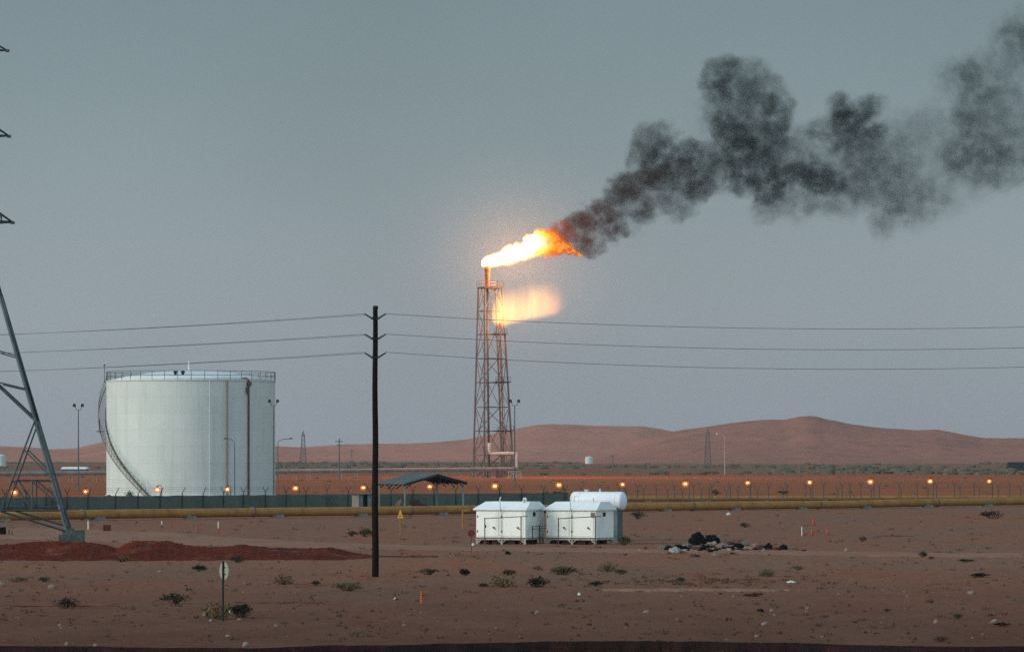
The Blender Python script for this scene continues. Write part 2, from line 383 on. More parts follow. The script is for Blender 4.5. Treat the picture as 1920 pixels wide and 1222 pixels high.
strip('wheel_rut', [(-40, 1133.2, 1135.0), (90, 1133.4, 1135.2), (200, 1133.8, 1135.0), (225, 1134, 1134.8)], M['berm'], 6, -.012, 60, 3)
strip('wheel_rut', [(1640, 1004.6, 1006), (1680, 1004.8, 1006.4), (1712, 1005, 1006)], M['berm'], 7, -.012, 30, 3)
strip('wheel_rut', [(440, 1128.0, 1129.4), (520, 1128.2, 1130.0), (605, 1127.4, 1129)], M['berm'], 8, -.012, 50, 3)
CREST = [(-160, 1024), (0, 1022), (50, 1018), (100, 1015), (150, 1015), (180, 1019), (205, 1025), (215, 1029), (222, 1029), (235, 1021), (255, 1013.5), (320, 1015), (345, 1023), (400, 1028), (450, 1023), (500, 1028), (575, 1030), (620, 1028), (650, 1036), (700, 1043), (760, 1047), (820, 1050)]
BFAR, BNEAR, BTOP = 216.0, 199.5, 207.0
def berm_z(px, d):
    zc = max(0.0, CAMH - (interp(CREST, px) - HZ) * BTOP / F)
    k = sm(BNEAR, BTOP, d) if d <= BTOP else 1 - sm(BTOP, BFAR, d)
    return zc * k
def berm():
    vs, fs = [], []; na, nb = 330, 34
    for k in range(na + 1):
        px = -160 + 980 * k / na
        zc = max(0.0, CAMH - (interp(CREST, px) - HZ) * BTOP / F)
        kk = min(1.0, (zc / .30) ** .6 + .14) * (1 + .10 * noise.noise((px * .03, 4, 1)) + .05 * noise.noise((px * .13, 4, 6)))
        for i in range(nb + 1):
            u = i / nb; d = BTOP + (BNEAR - BTOP) * kk + ((BFAR - BNEAR) * kk) * u
            x = (px - 960) / F * d; z = berm_z(px, BTOP + (d - BTOP) / kk); e = math.sin(math.pi * u)
            z += e * .08 * (noise.noise((x * 1.1, d * .9, 2)) + .6 * noise.noise((x * 3., d * 2.4, 5))) * min(1, z * 3)
            vs.append((x, d, gz(x, d) + z + (.03 if 0 < i < nb else -.06)))
    m = nb + 1
    for k in range(na):
        for i in range(nb):
            a = k * m + i; fs.append((a, a + m, a + 1 + m, a + 1))
    mb = MB(); mb.add(vs, fs); o = mb.build('sand_bank', M['berm'], smooth=True); o['kind'] = 'structure'
berm()

def hills(prof, d0, dc, d1, mat, seed, rough):
    vs, fs = [], []; x0, x1, na, nb = -500, 2500, 300, 46
    for k in range(na + 1):
        px = x0 + (x1 - x0) * k / na
        yc = interp(prof, px) + .8 * noise.noise((px * .05, seed, 0))
        zc = max(-2., CAMH - (yc - HZ) / F * dc)
        for i in range(nb + 1):
            u = i / nb; d = d0 + (d1 - d0) * u; x = (px - 960) / F * d
            s = sm(d0, dc, d) if d < dc else 1 - .9 * sm(dc, d1, d)
            e = math.sin(math.pi * min(1, max(0, (d - d0) / (dc - d0)))) if d < dc else 0
            wv = noise.noise((x * .006 + seed, d * .004, 3)) + .5 * noise.noise((x * .018, d * .012, seed)) + .25 * noise.noise((x * .05, d * .03, seed))
            z = zc * s * (1 + rough * e * wv) - 1.0 * (1 - sm(0, .03, u))
            vs.append((x, d, z))
    m = nb + 1
    for k in range(na):
        for i in range(nb):
            a = k * m + i; fs.append((a, a + m, a + 1 + m, a + 1))
    mb = MB(); mb.add(vs, fs); o = mb.build('hills', mat, smooth=True); o['kind'] = 'structure'
hills([(-500, 836), (0, 836), (60, 838), (100, 842), (140, 840), (190, 829), (240, 820), (350, 822), (450, 832), (515, 836), (570, 838.5), (640, 833), (700, 832), (760, 833), (830, 829), (880, 824), (920, 816), (960, 807), (1000, 799), (1040, 796), (1100, 798), (1150, 800), (1200, 800), (1240, 805), (1280, 812), (1350, 822), (1500, 830), (2500, 830)], 2500, 3500, 4600, M['hills'], 2.2, .22)
hills([(-500, 868), (1000, 868), (1080, 866), (1150, 850), (1200, 832), (1250, 812), (1290, 804.5), (1320, 801), (1400, 791), (1430, 788), (1470, 788), (1500, 781.5), (1525, 780), (1550, 786), (1600, 796), (1660, 803), (1720, 807), (1760, 806), (1800, 813), (1840, 820), (1880, 821.5), (1920, 821), (2100, 824), (2500, 815)], 2050, 2850, 3300, M['hills2'], 6.1, .25)

# ------------------------------------------------------------------ scrub that nobody could count
def tuft(mb, p, r, h, n, rnd, m=0, wd=.02):
    for _ in range(n):
        a = rnd.uniform(0, 2 * math.pi); q = rnd.random() ** .6 * r
        b = Vector((p.x + q * .6 * math.cos(a), p.y + q * .6 * math.sin(a), p.z - .01))
        ln = h * rnd.uniform(.5, 1.1); tlt = q / r * .9 + rnd.uniform(-.2, .2)
        tip = b + Vector((math.cos(a) * tlt * ln, math.sin(a) * tlt * ln, ln * (1 - .35 * abs(tlt))))
        s = Vector((rnd.uniform(-1, 1), rnd.uniform(-.4, .4), rnd.uniform(-.2, .2))).normalized() * wd
        mid = b.lerp(tip, .55)
        mb.add([b, mid - s, tip, mid + s], [(0, 1, 2, 3)], m)
rnd = random.Random(5)
mb = MB()
for _ in range(620):
    y = 1050 + 150 * rnd.random() ** 1.1; x = rnd.uniform(-60, 1980)
    if noise.noise((x * .006, y * .03, 2)) < -.05: continue
    p = G(x, y); s = rnd.uniform(.6, 1.3)
    tuft(mb, p, .16 * s, .11 * s, 12, rnd, rnd.choice([0, 0, 1, 2]), .012)
for _ in range(90):                                            # the loose band of dry tufts to the right of the middle
    x = rnd.gauss(1340, 120); y = rnd.gauss(1091, 5)
    p = G(x, y); s = rnd.uniform(.8, 1.7)
    tuft(mb, p, .22 * s, .10 * s, 18, rnd, rnd.choice([0, 1, 1, 2]), .013)
for _ in range(260):
    y = rnd.uniform(960, 1050); x = rnd.uniform(-60, 1980)
    p = G(x, y); s = rnd.uniform(.7, 1.6)
    if BNEAR < p.y < BFAR and x < 720: continue
    tuft(mb, p, .22 * s, .13 * s, 12, rnd, rnd.choice([0, 1, 2]), .02)
for _ in range(240):                                           # along the edge of the verge
    t = rnd.uniform(-.125, .125); e = edge(t) + rnd.uniform(-.6, .15); x = t * e
    p = Vector((x, e, gz(x, e) - (.02 if e > edge(t) - .1 else .25)))
    tuft(mb, p, .10, rnd.uniform(.05, .11), 12, rnd, rnd.choice([0, 2, 2]), .008)
o = mb.build('dry_grass', [M['leaf_dark'], M['leaf_olive'], M['leaf_red']]); tag(o, kind='stuff')
mb = MB()
for _ in range(1300):
    y = 1000 + 205 * rnd.random(); x = rnd.uniform(-60, 1980); p = G(x, y)
    if BNEAR < p.y < BFAR and x < 720: continue
    s = rnd.uniform(.015, .045) * rnd.choice([1, 1, 1, 1.7]); dk = rnd.random() < .8
    mb.blob(p + Vector((0, 0, s * .3)), (s * 2, s * 2, s * 1.3), .35, 1.3, rnd.random() * 9, 3, 1 if dk else 0)
o = mb.build('gravel', [M['rock'], M['rock_dark']]); tag(o, kind='stuff')
mb = MB()                                                      # clods on the red bank
for _ in range(320):
    px = rnd.uniform(-120, 690); d = rnd.uniform(BNEAR + 1, BTOP + 2); x = (px - 960) / F * d
    s = rnd.uniform(.03, .09)
    mb.blob((x, d, gz(x, d) + berm_z(px, d) + .03), (s * 2, s * 2, s * 1.5), .4, 1.3, rnd.random() * 9, 3, rnd.randint(0, 1))
o = mb.build('rubble', [M['rock_dark'], M['berm']]); tag(o, kind='stuff')
M['scrub_far'] = mk('far_scrub', (.135, .11, .07), (.075, .07, .05), .9, .05)
mb = MB()
for _ in range(1500):
    d = 1000 + 1300 * rnd.random() ** 1.2; x = rnd.uniform(-.135, .135) * d
    if noise.noise((x * .008, d * .003, 6)) < .0: continue
    s = rnd.uniform(.4, 1.4)
    mb.blob((x, d, gz(x, d) + .2 * s), (s * 3.2, s * 2, s * 1.0), .5, 1.2, rnd.random() * 9, 3)
for _ in range(110):
    d = rnd.uniform(480, 960); x = rnd.uniform(-.13, .13) * d; s = rnd.uniform(.15, .45)
    mb.blob((x, d, gz(x, d) + .15 * s), (s * 2.6, s * 2, s * 1.1), .5, 1.2, rnd.random() * 9, 4)
o = mb.build('desert_scrub', M['scrub_far']); tag(o, kind='stuff')
# ------------------------------------------------------------------ transmission pylon at the left edge
def pylon():
    d0 = 207.0; s = d0 / F; ax = -28.03
    zf = 1.17
    root = empty('transmission_pylon', (ax, d0 + 5.9, 0), R(5.2))
    tag(root, 'tall grey lattice pylon cut by the left edge of the picture, standing on concrete blocks', 'pylon')
    lv = [(zf, 5.87), (6.63, 4.29), (13.0, 2.46), (16.52, 1.54), (20.83, 1.25), (25.1, .95), (28.6, .12)]
    def hw(z): return interp(lv, z)
    S = [(1, -1), (-1, -1), (1, 1), (-1, 1)]
    for sx, sy in S:
        mb = MB()
        for (z0, h0), (z1, h1) in zip(lv, lv[1:]):
            mb.angle((sx * h0, sy * h0, z0), (sx * h1, sy * h1, z1), .115 if z0 < 13 else .09)
        mb.build('leg', M['pylon'], root)
        f = MB(); f.box((sx * 6.05, sy * 6.05, .62), (1.15, 1.15, .9), 0); f.box((sx * 5.9, sy * 5.9, 1.12), (.42, .42, .1), 0)
        f.build('footing', M['footing'], root)
    br = MB()
    def face(fn):
        def bar(a, b, wd=.13): br.angle(fn(*a), fn(*b), wd * .78)
        for k in (1, -1):
            bar((k * 4.29, 6.63), (k * 2.67, 2.23), .125); bar((k * 2.67, 2.23), (k * hw(2.23), 2.23), .12); bar((k * 2.67, 2.2), (k * 5.87, zf + .05), .15)
            bar((k * 3.24, 3.65), (k * hw(3.65), 3.65), .08); bar((k * 4.17, 3.65), (k * 4.17, 2.25), .10)
            bar((k * 3.24, 3.65), (k * 4.17, 2.25), .10); bar((k * 4.17, 3.65), (k * hw(2.5), 2.5), .10); bar((k * 3.8, 5.15), (k * hw(3.85), 3.85), .10)
            bar((k * 2.51, 8.5), (k * hw(8.18), 8.18), .10); bar((k * 4.29, 6.63), (-k * 2.46, 13.0), .115)
            bar((k * 1.0, 10.5), (k * hw(9.8), 9.8), .09)
            bar((k * 2.46, 13), (-k * 1.54, 16.52), .11); bar((k * 1.54, 16.52), (-k * 1.25, 20.83), .10); bar((k * 1.25, 20.83), (-k * .95, 25.1), .09); bar((k * .95, 25.1), (-k * .5, 27.0), .08)
        bar((-2.67, 2.23), (2.67, 2.23), .12)
        for z in (13.0, 16.52, 20.83, 25.1): bar((-hw(z), z), (hw(z), z), .11)
    face(lambda u, z: (u, -hw(z), z)); face(lambda u, z: (u, hw(z), z)); face(lambda u, z: (-hw(z), u, z)); face(lambda u, z: (hw(z), u, z))
    br.build('bracing', M['pylon'], root)
    for z, tx in ((16.52, 3.08), (20.83, 2.9), (25.1, 2.82)):
        for k in (1, -1):
            mb = MB(); h = hw(z); h2 = hw(z + 1.15); tip = (k * tx, 0, z + .03)
            for sy in (1, -1):
                mb.angle((k * h, sy * h, z), tip, .10); mb.angle((k * h2, sy * h2, z + 1.15), tip, .09)
                for q in (.35, .65):
                    a = Vector((k * h, sy * h, z)).lerp(Vector(tip), q); b = Vector((k * h2, sy * h2, z + 1.15)).lerp(Vector(tip), q)
                    mb.angle(a, b, .05); mb.angle(b, Vector((k * h, sy * h, z)).lerp(Vector(tip), q - .3), .05)
            for q in (.35, .65):
                a = Vector((k * h, h, z)).lerp(Vector(tip), q); b = Vector((k * h, -h, z)).lerp(Vector(tip), q); mb.angle(a, b, .05)
            mb.box((k * (tx + .02), 0, z), (.2, .16, .14))
            mb.build('cross_arm', M['pylon'], root)
pylon()

# ------------------------------------------------------------------ utility pole and its wires
PD = dep(1081); pk = F / PD
def px_pole():
    b = P(703.5, 1081, PD); b.z = gz(b.x, b.y)
    root = empty('utility_pole', b); H = CAMH - (578 - HZ) / pk - b.z
    tag(root, 'tall dark brown timber utility pole carrying six stubby insulators', 'utility pole')
    mb = MB(); n = 14; pts = [(.012 * math.sin(i * 1.1), 0, -.3 + (H + .3) * i / n) for i in range(n + 1)]
    mb.tube(pts, [.142 - .045 * i / n for i in range(n + 1)], 14); mb.build('pole', M['wood'], root, smooth=False)
    c = MB(); c.lathe([(.10, 0), (.112, .03), (.105, .1), (.07, .13)], 14, (0.012, 0, H - .02)); c.build('cap', M['dark'], root)
    for y in (588, 626, 661):
        z = CAMH - (y + 5 - HZ) / pk - b.z
        br = MB(); br.box((0, -.125, z - .08), (.26, .05, .10)); br.tube([(-.18, -.02, z - .10), (.18, -.02, z - .10)], .022, 8)
        br.build('bracket', M['dark'], root)
        for k in (-1, 1):
            m = MB(); a = Vector((k * .15, -.02, z - .07)); t = Vector((k * .43, -.02, z + .10)); dv = (t - a)
            N = 15; m.tube([a + dv * i / N for i in range(N + 1)], [(.030 if i % 3 else .058) * (1 - .25 * i / N) for i in range(N + 1)], 10)
            m.build('insulator', M['insul'], root, smooth=False)
    return b, H
pb, pH = px_pole()
def wire(p, q, sag, label, grp, r=.0095):
    mb = MB(); n = 40; pts = []
    for i in range(n + 1):
        u = i / n; a = p.lerp(q, u); a.z -= sag * 4 * u * (1 - u); pts.append(a)
    mb.tube(pts, r, 6); o = mb.build('overhead_wire', M['wire'], off=p)
    tag(o, label, 'wire', grp)
DR = 240.0
for (y0, xm, ym, xe, ye, lab) in ((588, 1500, 616.5, 1920, 613.5, 'uppermost'), (626, 1500, 655.5, 1920, 651, 'middle'), (660, 1500, 692, 1920, 689, 'lowest')):
    p = P(722, y0, PD)
    # the far end lies well outside the picture to the right
    q = P(2420, y0 + 4, PD * 1.02)
    # sag chosen so that the wire passes the row it has in the middle of the picture
    u = (1500 - 722) / (2420 - 722); base = y0 + 4 * u; sag = (ym - base) / pk / (4 * u * (1 - u))
    wire(p, q, sag, lab + ' of the three dark wires running from the pole to the right', 'wires right of the utility pole')
for (y0, y1, lab) in ((588, 626, 'uppermost'), (626, 660.5, 'middle'), (660, 695, 'lowest')):
    for j in range(2):
        p = P(685, y0 + 2.2 * j, PD + j * .25); q = P(-900, y1 + 14 - 3.5 * j, PD * 1.05 + j * .6)
        u = (685 - 30) / (685 + 900.); base = y0 + (y1 + 14 - 3.5 * j - y0) * u; sag = max(.05, (y1 + 1 - 1.5 * j - base) / pk / (4 * u * (1 - u)))
        wire(p, q, sag, ('upper' if j == 0 else 'lower') + ' strand of the ' + lab + ' pair of thin wires running from the pole to the left', 'wires left of the utility pole', .0075)

# ------------------------------------------------------------------ storage tank
TD = 500.0; TS = TD / F
def tank():
    Rr = 161 * TS; b = P(352, 930, TD); b.z = gz(b.x, b.y) - .05; b.y += Rr; b.x = (352 - 960) / F * (TD + Rr * .5)
    root = empty('storage_tank', b)
    tag(root, 'huge white cylindrical oil storage tank with a stairway winding up its side', 'tank')
    H = CAMH - (711.5 - HZ) * TS - b.z
    mb = MB(); mb.lathe([(Rr + .12, 0), (Rr + .12, .12), (Rr, .13), (Rr, H - .10), (Rr + .09, H - .10), (Rr + .09, H), (Rr - .2, H)], 128); mb.build('shell', M['tank'], root)
    mb = MB(); mb.lathe([(Rr - .02, H + .004), (Rr * .75, H + .55), (Rr * .5, H + .95), (Rr * .25, H + 1.2), (.4, H + 1.3)], 96); mb.build('roof', M['tank_roof'], root, smooth=True)
    def at(r, a, z): return (r * math.sin(a), -r * math.cos(a), z)        # a = 0 faces the camera, negative to the left
    mb = MB(); npst = 40
    for k in range(npst):
        a = 2 * math.pi * (k + .5) / npst; mb.tube([at(Rr + .02, a, H - .12), at(Rr + .02, a, H + 1.08)], .035, 6)
    for z in (H + 1.06, H + .56): mb.tube([at(Rr + .02, 2 * math.pi * i / 120, z) for i in range(121)], .03, 6, cap=False)
    mb.build('handrail', M['galv'], root)
    # stairway: rises clockwise from the front left and winds behind the left edge
    mb = MB(); a0, a1, n = R(-24.5), R(-112), 74; ri, ro = Rr + .08, Rr + .95
    def za(u): return .1 + (H - .1) * u
    for i in range(n):
        u = (i + .5) / n; a = a0 + (a1 - a0) * u; da = .55 * abs(a1 - a0) / n; z = za(u)
        mb.add([at(ri, a - da, z), at(ro, a - da, z), at(ro, a + da, z), at(ri, a + da, z), at(ri, a - da, z - .05), at(ro, a - da, z - .05), at(ro, a + da, z - .05), at(ri, a + da, z - .05)],
               [(0, 1, 2, 3), (7, 6, 5, 4), (0, 4, 5, 1), (1, 5, 6, 2), (2, 6, 7, 3), (3, 7, 4, 0)])
    mb.build('stair_tread', M['stair'], root)
    mb = MB()
    for r in (ri + .02, ro):
        pts = [at(r, a0 + (a1 - a0) * i / 60, za(i / 60) - .12) for i in range(61)]; mb.tube(pts, .065, 4)
    mb.build('stair_stringer', M['stair'], root)
    mb = MB()
    for hh in (1.05, .55): mb.tube([at(ro, a0 + (a1 - a0) * i / 60, za(i / 60) + hh) for i in range(61)], .028, 6)
    for i in range(0, 61, 2): mb.tube([at(ro, a0 + (a1 - a0) * i / 60, za(i / 60) - .1), at(ro, a0 + (a1 - a0) * i / 60, za(i / 60) + 1.05)], .026, 5)
    mb.build('stair_rail', M['stair'], root)
    mb = MB(); u = .565; a = a0 + (a1 - a0) * u
    mb.tube([at(ro + .04, a, za(u)), at(ro + .04, a, za(u) + 1.3)], .06, 6); mb.box(at(ro, a + .03, za(u) - .12), (.9, .7, .1)); mb.build('landing', M['galv_dark'], root)
    for px, r_, m_, k in ((398, .04, 'tank_roof', 0), (430, .10, 'olive', 1), (468, .11, 'maroon', 2)):
        a = math.asin((px - 352) / 161.); z1 = H - .05 if k < 2 else H - .2
        mb = MB(); mb.tube([at(Rr + .14, a, 0), at(Rr + .14, a, z1)], r_, 8)
        for z in range(1, 13, 3): mb.box(at(Rr + .06, a, z), (.18, .12, .08), a)
        if k == 2:
            mb.box(at(Rr + .22, a, H - .45), (.42, .4, .5), a); mb.box(at(Rr + .2, a - .02, H - 1.2), (.3, .3, .7), a); mb.tube([at(Rr + .2, a, H - .1), at(Rr - .4, a, H + .25), at(Rr - 1.0, a, H + .2)], .12, 8)
        o = mb.build('drain_pipe', M[m_], root); o['label'] = ('thin pale pipe', 'olive brown pipe', 'dark red pipe with a box at its top')[k]
    a = math.asin(-.999); mb = MB(); mb.tube([at(Rr + .25, a, H - .2), at(Rr + .25, a, H + 1.9)], .035, 6); mb.box(at(Rr + .25, a, H + 1.9), (.22, .22, .18)); mb.build('mast', M['galv_dark'], root)
    for px in (331.5, 345.5):
        x = (px - 352) * TS; mb = MB(); mb.lathe([(.16, 0), (.16, .35), (.26, .36), (.26, .5), (.05, .6)], 12, (x, -Rr * .72, H + .5)); mb.build('vent', M['dark'], root)
    mb = MB(); mb.lathe([(.12, 0), (.12, .9), (.2, .95), (.1, 1.2)], 12, (-.1, -1.5, H + 1.1)); mb.build('vent', M['white'], root)
tank()

# ------------------------------------------------------------------ twin floodlight masts and curved street lamps
def floodmast(px, ytop, d, label):
    b = P(px, 0, d); b.z = gz(b.x, b.y); root = empty('floodlight_mast', b); s = d / F
    H = CAMH - (ytop - HZ) * s - b.z; k = s * 8000 / 500
    tag(root, label, 'floodlight mast', 'twin-headed floodlight masts')
    mb = MB(); mb.tube([(0, 0, -.2), (0, 0, H - 9 * s)], [3.0 * s * .55, 1.6 * s * .55], 8); mb.build('mast', M['galv'], root)
    mb = MB(); mb.tube([(-6.5 * s, 0, H - 2.5 * s), (-4.5 * s, 0, H - 8 * s), (0, 0, H - 9.5 * s), (4.5 * s, 0, H - 8 * s), (6.5 * s, 0, H - 2.5 * s)], .6 * s, 6); mb.build('arm', M['galv'], root)
    for q in (-1, 1):
        mb = MB(); mb.box((q * 7.5 * s, -.05, H - .5 * s), (5.5 * s, .45, 5.5 * s), 0, taper=.75); mb.tube([(q * 6 * s, 0, H - 2.5 * s), (q * 9.2 * s, 0, H + 1.2 * s)], [1.4 * s, 2.2 * s], 8); mb.build('floodlight', M['dark'], root)
floodmast(147, 759, 560, 'twin floodlight mast to the left of the storage tank')
floodmast(513, 751, 492, 'twin floodlight mast against the right edge of the storage tank')
floodmast(965, 751, 640, 'twin floodlight mast just right of the lattice flare tower')
def streetlamp(px, ytop, d, dx, label, mat='galv'):
    b = P(px, 0, d); b.z = gz(b.x, b.y); root = empty('street_lamp', b); s = d / F; H = CAMH - (ytop - HZ) * s - b.z
    tag(root, label, 'street lamp', 'unlit curved-arm street lamps')
    mb = MB(); mb.tube([(0, 0, -.2), (0, 0, H - 9 * s)], [1.1 * s, .8 * s], 8); mb.build('mast', M[mat], root)
    q = 1 if dx > 0 else -1
    mb = MB(); mb.tube([(0, 0, H - 9.2 * s), (q * .5 * s, 0, H - 5 * s), (dx * .35 * s, 0, H - 1.2 * s), (dx * .8 * s, 0, H - .2 * s)], .62 * s, 6); mb.build('arm', M[mat], root)
    mb = MB(); mb.blob((dx * .9 * s, 0, H), (abs(dx) * .28 * s, .4, 2.6 * s), .1, 1, 1, 8); mb.build('lamp_head', M['dark'] if mat == 'galv' else M['white'], root, smooth=True)
streetlamp(440, 822, 470, -20, 'slim street lamp standing in front of the storage tank, arm curving left')
streetlamp(521, 822, 600, 27, 'street lamp right behind the tank edge, arm curving right over the hills')
streetlamp(1359, 813, 1000, -16, 'slim street lamp with a small white head before the right-hand hills', 'pipe_g')

# ------------------------------------------------------------------ perimeter fence: green cloth on the left, bare posts on the right
FA, FB = P(-40, 957.5, dep(957.5)), P(1990, 936.5, dep(936.5))
def fpt(px, off=0.0):
    """point on the fence line seen in photo column px"""
    k = (px - 960) / F; dx, dy = FB.x - FA.x, FB.y - FA.y
    u = (k * FA.y - FA.x) / (dx - k * dy); p = FA + (FB - FA) * u; p.y += off; p.x = k * p.y; p.z = gz(p.x, p.y); return p
def fpost(mb, p, h, brace=False, single=False):
    mb.box(p + Vector((0, 0, h / 2 - .1)), (.085, .085, h + .2))
    dirs = ((-.26, -.12), (.26, .12)) if not single else ((.28, .1),)
    for dx, dy in dirs: mb.bar(p + Vector((0, 0, h - .02)), p + Vector((dx, dy, h + .52)), .055)
    if brace:
        for dx in (-.8, .8): mb.bar(p + Vector((0, 0, h * .75)), p + Vector((dx, .15 * dx, 0)), .075)
def fence():
    b = fpt(960); root = empty('perimeter_fence', b)
    tag(root, 'long fence of forked posts, hung with green windbreak cloth on its left half', 'fence')
    xs = list(range(-30, 200, 39)) + [218, 259, 300, 341, 382, 420, 458, 497, 536, 575, 652] + list(range(692, 1070, 41)) + list(range(1090, 1990, 35))
    for x in xs:
        p = fpt(x + random.uniform(-1.5, 1.5)); mb = MB(); fpost(mb, p, 1.42 if x < 1080 else 1.55, single=(x < 420 and x > 190)); mb.build('fence_post', M['post_dark' if x < 1080 else 'post_green'], root, off=b)
    for x in (98, 613, 1594):
        p = fpt(x); mb = MB(); fpost(mb, p, 1.6, True); mb.build('fence_post', M['post_green'], root, off=b)['label'] = 'braced post with two slanting struts'
    vs, fs = [], []; n = 220
    for k in range(n + 1):
        px = -40 + 1106 * k / n; p = fpt(px, .05); h = 1.18 + .03 * noise.noise((px * .05, 0, 0)) + .02 * math.sin(px * .155)
        wob = .05 * noise.noise((px * .09, 3, 0))
        for z in (0, h * .5, h): vs.append((p.x, p.y + wob * (1 if z else 0), p.z + z))
    for k in range(n):
        for j in range(2): a = k * 3 + j; fs.append((a, a + 3, a + 4, a + 1))
    mb = MB(); mb.add(vs, fs); mb.build('windbreak_cloth', M['mesh_green'], root, off=b)
    mb = MB()
    for z in (1.55, 1.75, 1.92):
        for q in (-1, 1): mb.tube([fpt(-40 + 2030 * i / 60) + Vector((q * .1 * (z - 1.4) * 4, q * .05, z)) for i in range(61)], .008, 4)
    for z in (.3, .7, 1.1, 1.4): mb.tube([fpt(1060 + 930 * i / 30) + Vector((0, 0, z)) for i in range(31)], .007, 4)
    mb.build('barbed_wire', M['wire'], root, off=b)
fence()
def fence2():
    b = fpt(1500, 26); root = empty('inner_fence', b)
    tag(root, 'second row of forked posts behind the fence on the right', 'fence')
    for x in [1174, 1207, 1252, 1280, 1315, 1330, 1362, 1384, 1420, 1468, 1520, 1571, 1634, 1690, 1740, 1800, 1836, 1872, 1914, 1950]:
        p = fpt(x, -24); mb = MB(); fpost(mb, p, 1.35 + random.uniform(-.1, .15)); mb.build('fence_post', M['post_green'], root, off=b)
    mb = MB()
    for z in (.4, .8, 1.2, 1.55): mb.tube([fpt(1170 + 800 * i / 30, -24) + Vector((0, 0, z)) for i in range(31)], .007, 4)
    mb.build('wire', M['wire'], root, off=b)
fence2()

# ------------------------------------------------------------------ sodium lamps along the fence
LAMPS = [(27, 923, 'seen inside the lowest panel of the left pylon'), (161, 921, 'between the pylon foot and the storage tank'), (295, 918, 'before the tank just right of its stair foot'),
         (426, 917, 'before the tank at the bottom of the olive pipe'), (554, 915, 'first one to the right of the storage tank'), (681, 914, 'above the tan booth left of the timber pole'),
         (806, 912, 'seen beneath the dark gabled sunshade'), (928, 911, 'above the left white cabin, below the flare tower'), (1048, 909, 'above the left end of the white cylinder'),
         (1167, 908, 'above the right end of the white cylinder'), (1285, 907, 'first one right of the white cylinder, above the rubbish heap'), (1402, 905, 'fifth from the right end of the lamp row'),
         (1518, 904, 'fourth from the right end of the lamp row'), (1632, 903, 'third from the right end of the lamp row'), (1744, 902, 'second from the right end of the lamp row'), (1855, 902, 'last one at the right end of the lamp row')]
M['bulb'] = emit('sodium_bulb', (1.0, .60, .22), 14.0)
M['halo_shell'] = emit('sodium_halo', (1.0, .24, .03), 1.0)  # see-through orange emission, stands for the halo round each bulb
M['bulb'].cycles.emission_sampling = 'NONE'; M['halo_shell'].cycles.emission_sampling = 'NONE'
t = M['halo_shell'].node_tree; e_ = [n for n in t.nodes if n.type == 'EMISSION'][0]; o_ = [n for n in t.nodes if n.type == 'OUTPUT_MATERIAL'][0]
tr = t.nodes.new('ShaderNodeBsdfTransparent'); mxs = t.nodes.new('ShaderNodeMixShader'); mxs.inputs[0].default_value = .45
t.links.new(tr.outputs[0], mxs.inputs[1]); t.links.new(e_.outputs[0], mxs.inputs[2]); t.links.new(mxs.outputs[0], o_.inputs[0])
protos = None
for x, y, lab in LAMPS:
    p = fpt(x, 5.0); s = p.y / F; z = CAMH - (y - HZ) * s
    root = empty('fence_lamp', (p.x, p.y, z)); tag(root, 'glowing orange fence lamp ' + lab, 'lamp', 'lit orange lamps along the fence')
    k_ = random.uniform(.82, 1.12); root.scale = (k_, k_, k_)
    if protos is None:
        mb = MB(); mb.blob((0, 0, 0), (.30, .28, .24), .04, 1, 1, 10); bulb = mb.build('bulb', M['bulb'], root, smooth=True)
        mb = MB(); mb.lathe([(.30 * math.sin(math.pi * i / 10), -.30 * math.cos(math.pi * i / 10)) for i in range(1, 10)], 16); gl = mb.build('lamp_halo', M['halo_shell'], root, smooth=True)  # glowing shell added round the bulb as its halo
        gl.scale = (1.1, 1, .95)
        mb = MB(); mb.lathe([(.16, .27), (.13, .31), (.06, .34), (.03, .38)], 16); hd = mb.build('hood', M['dark'], root, smooth=True)
        mb = MB(); mb.tube([(0, .05, .34), (.10, .2, .44), (.3, .36, .40), (.36, .36, .1)], .03, 6); arm = mb.build('arm', M['galv'], root)
        mb = MB(); mb.tube([(.36, .36, .12), (.36, .36, -2.2)], .045, 8); pst = mb.build('post', M['post_green'], root)
        protos = (bulb, gl, hd, arm, pst)
    else:
        for q in protos:
            c = q.copy(); COL.objects.link(c); c.parent = root
# ------------------------------------------------------------------ pipelines
def pipeline(name, pts, r, mat, label, sup_every, sup_h, group=None, smat='concrete', band=None):
    b = Vector(pts[0]); root = empty(name, b); tag(root, label, 'pipeline', group)
    mb = MB(); L = [Vector(p) for p in pts]; seg = []
    for a, c_ in zip(L, L[1:]):
        n = max(1, int((c_ - a).length / 6)); seg += [a.lerp(c_, i / n) for i in range(n)]
    seg.append(L[-1]); mb.tube(seg, r, 18); mb.build('pipe', M[mat], root, off=b, smooth=True)
    return root, b
pa, pbb = P(-60, 971, dep(979.5)), P(1990, 943.5, dep(947.5))
pbb = pa.lerp(pbb, 1.16)
def ppt(u, dz=0): q = pa.lerp(pbb, u); q.z = gz(q.x, q.y) + .44 + .03 * math.sin(u * 9) + dz; return q
root, b = pipeline('pipeline', [ppt(i / 24) for i in range(25)], .345, 'pipe_y', 'thick ochre pipeline lying across the whole desert in front of the fence', 9, .3)
for k in range(17):
    q = ppt((k + .35) / 17); mb = MB(); mb.box((q.x, q.y, q.z - .36), (1.1, .9, .28)); mb.box((q.x, q.y, q.z - .20), (.25, .85, .18)); mb.build('support', M['concrete'], root, off=b)
for k in range(9):
    q = ppt((k + .62) / 9); q2 = ppt((k + .62) / 9 + .0011); mb = MB(); mb.tube([q, q2], .40, 18); mb.build('clamp', M['rust'], root, off=b)
qa, qb = P(700, 936, 436), P(1990, 933, 462); qb = qa.lerp(qb, 1.2)
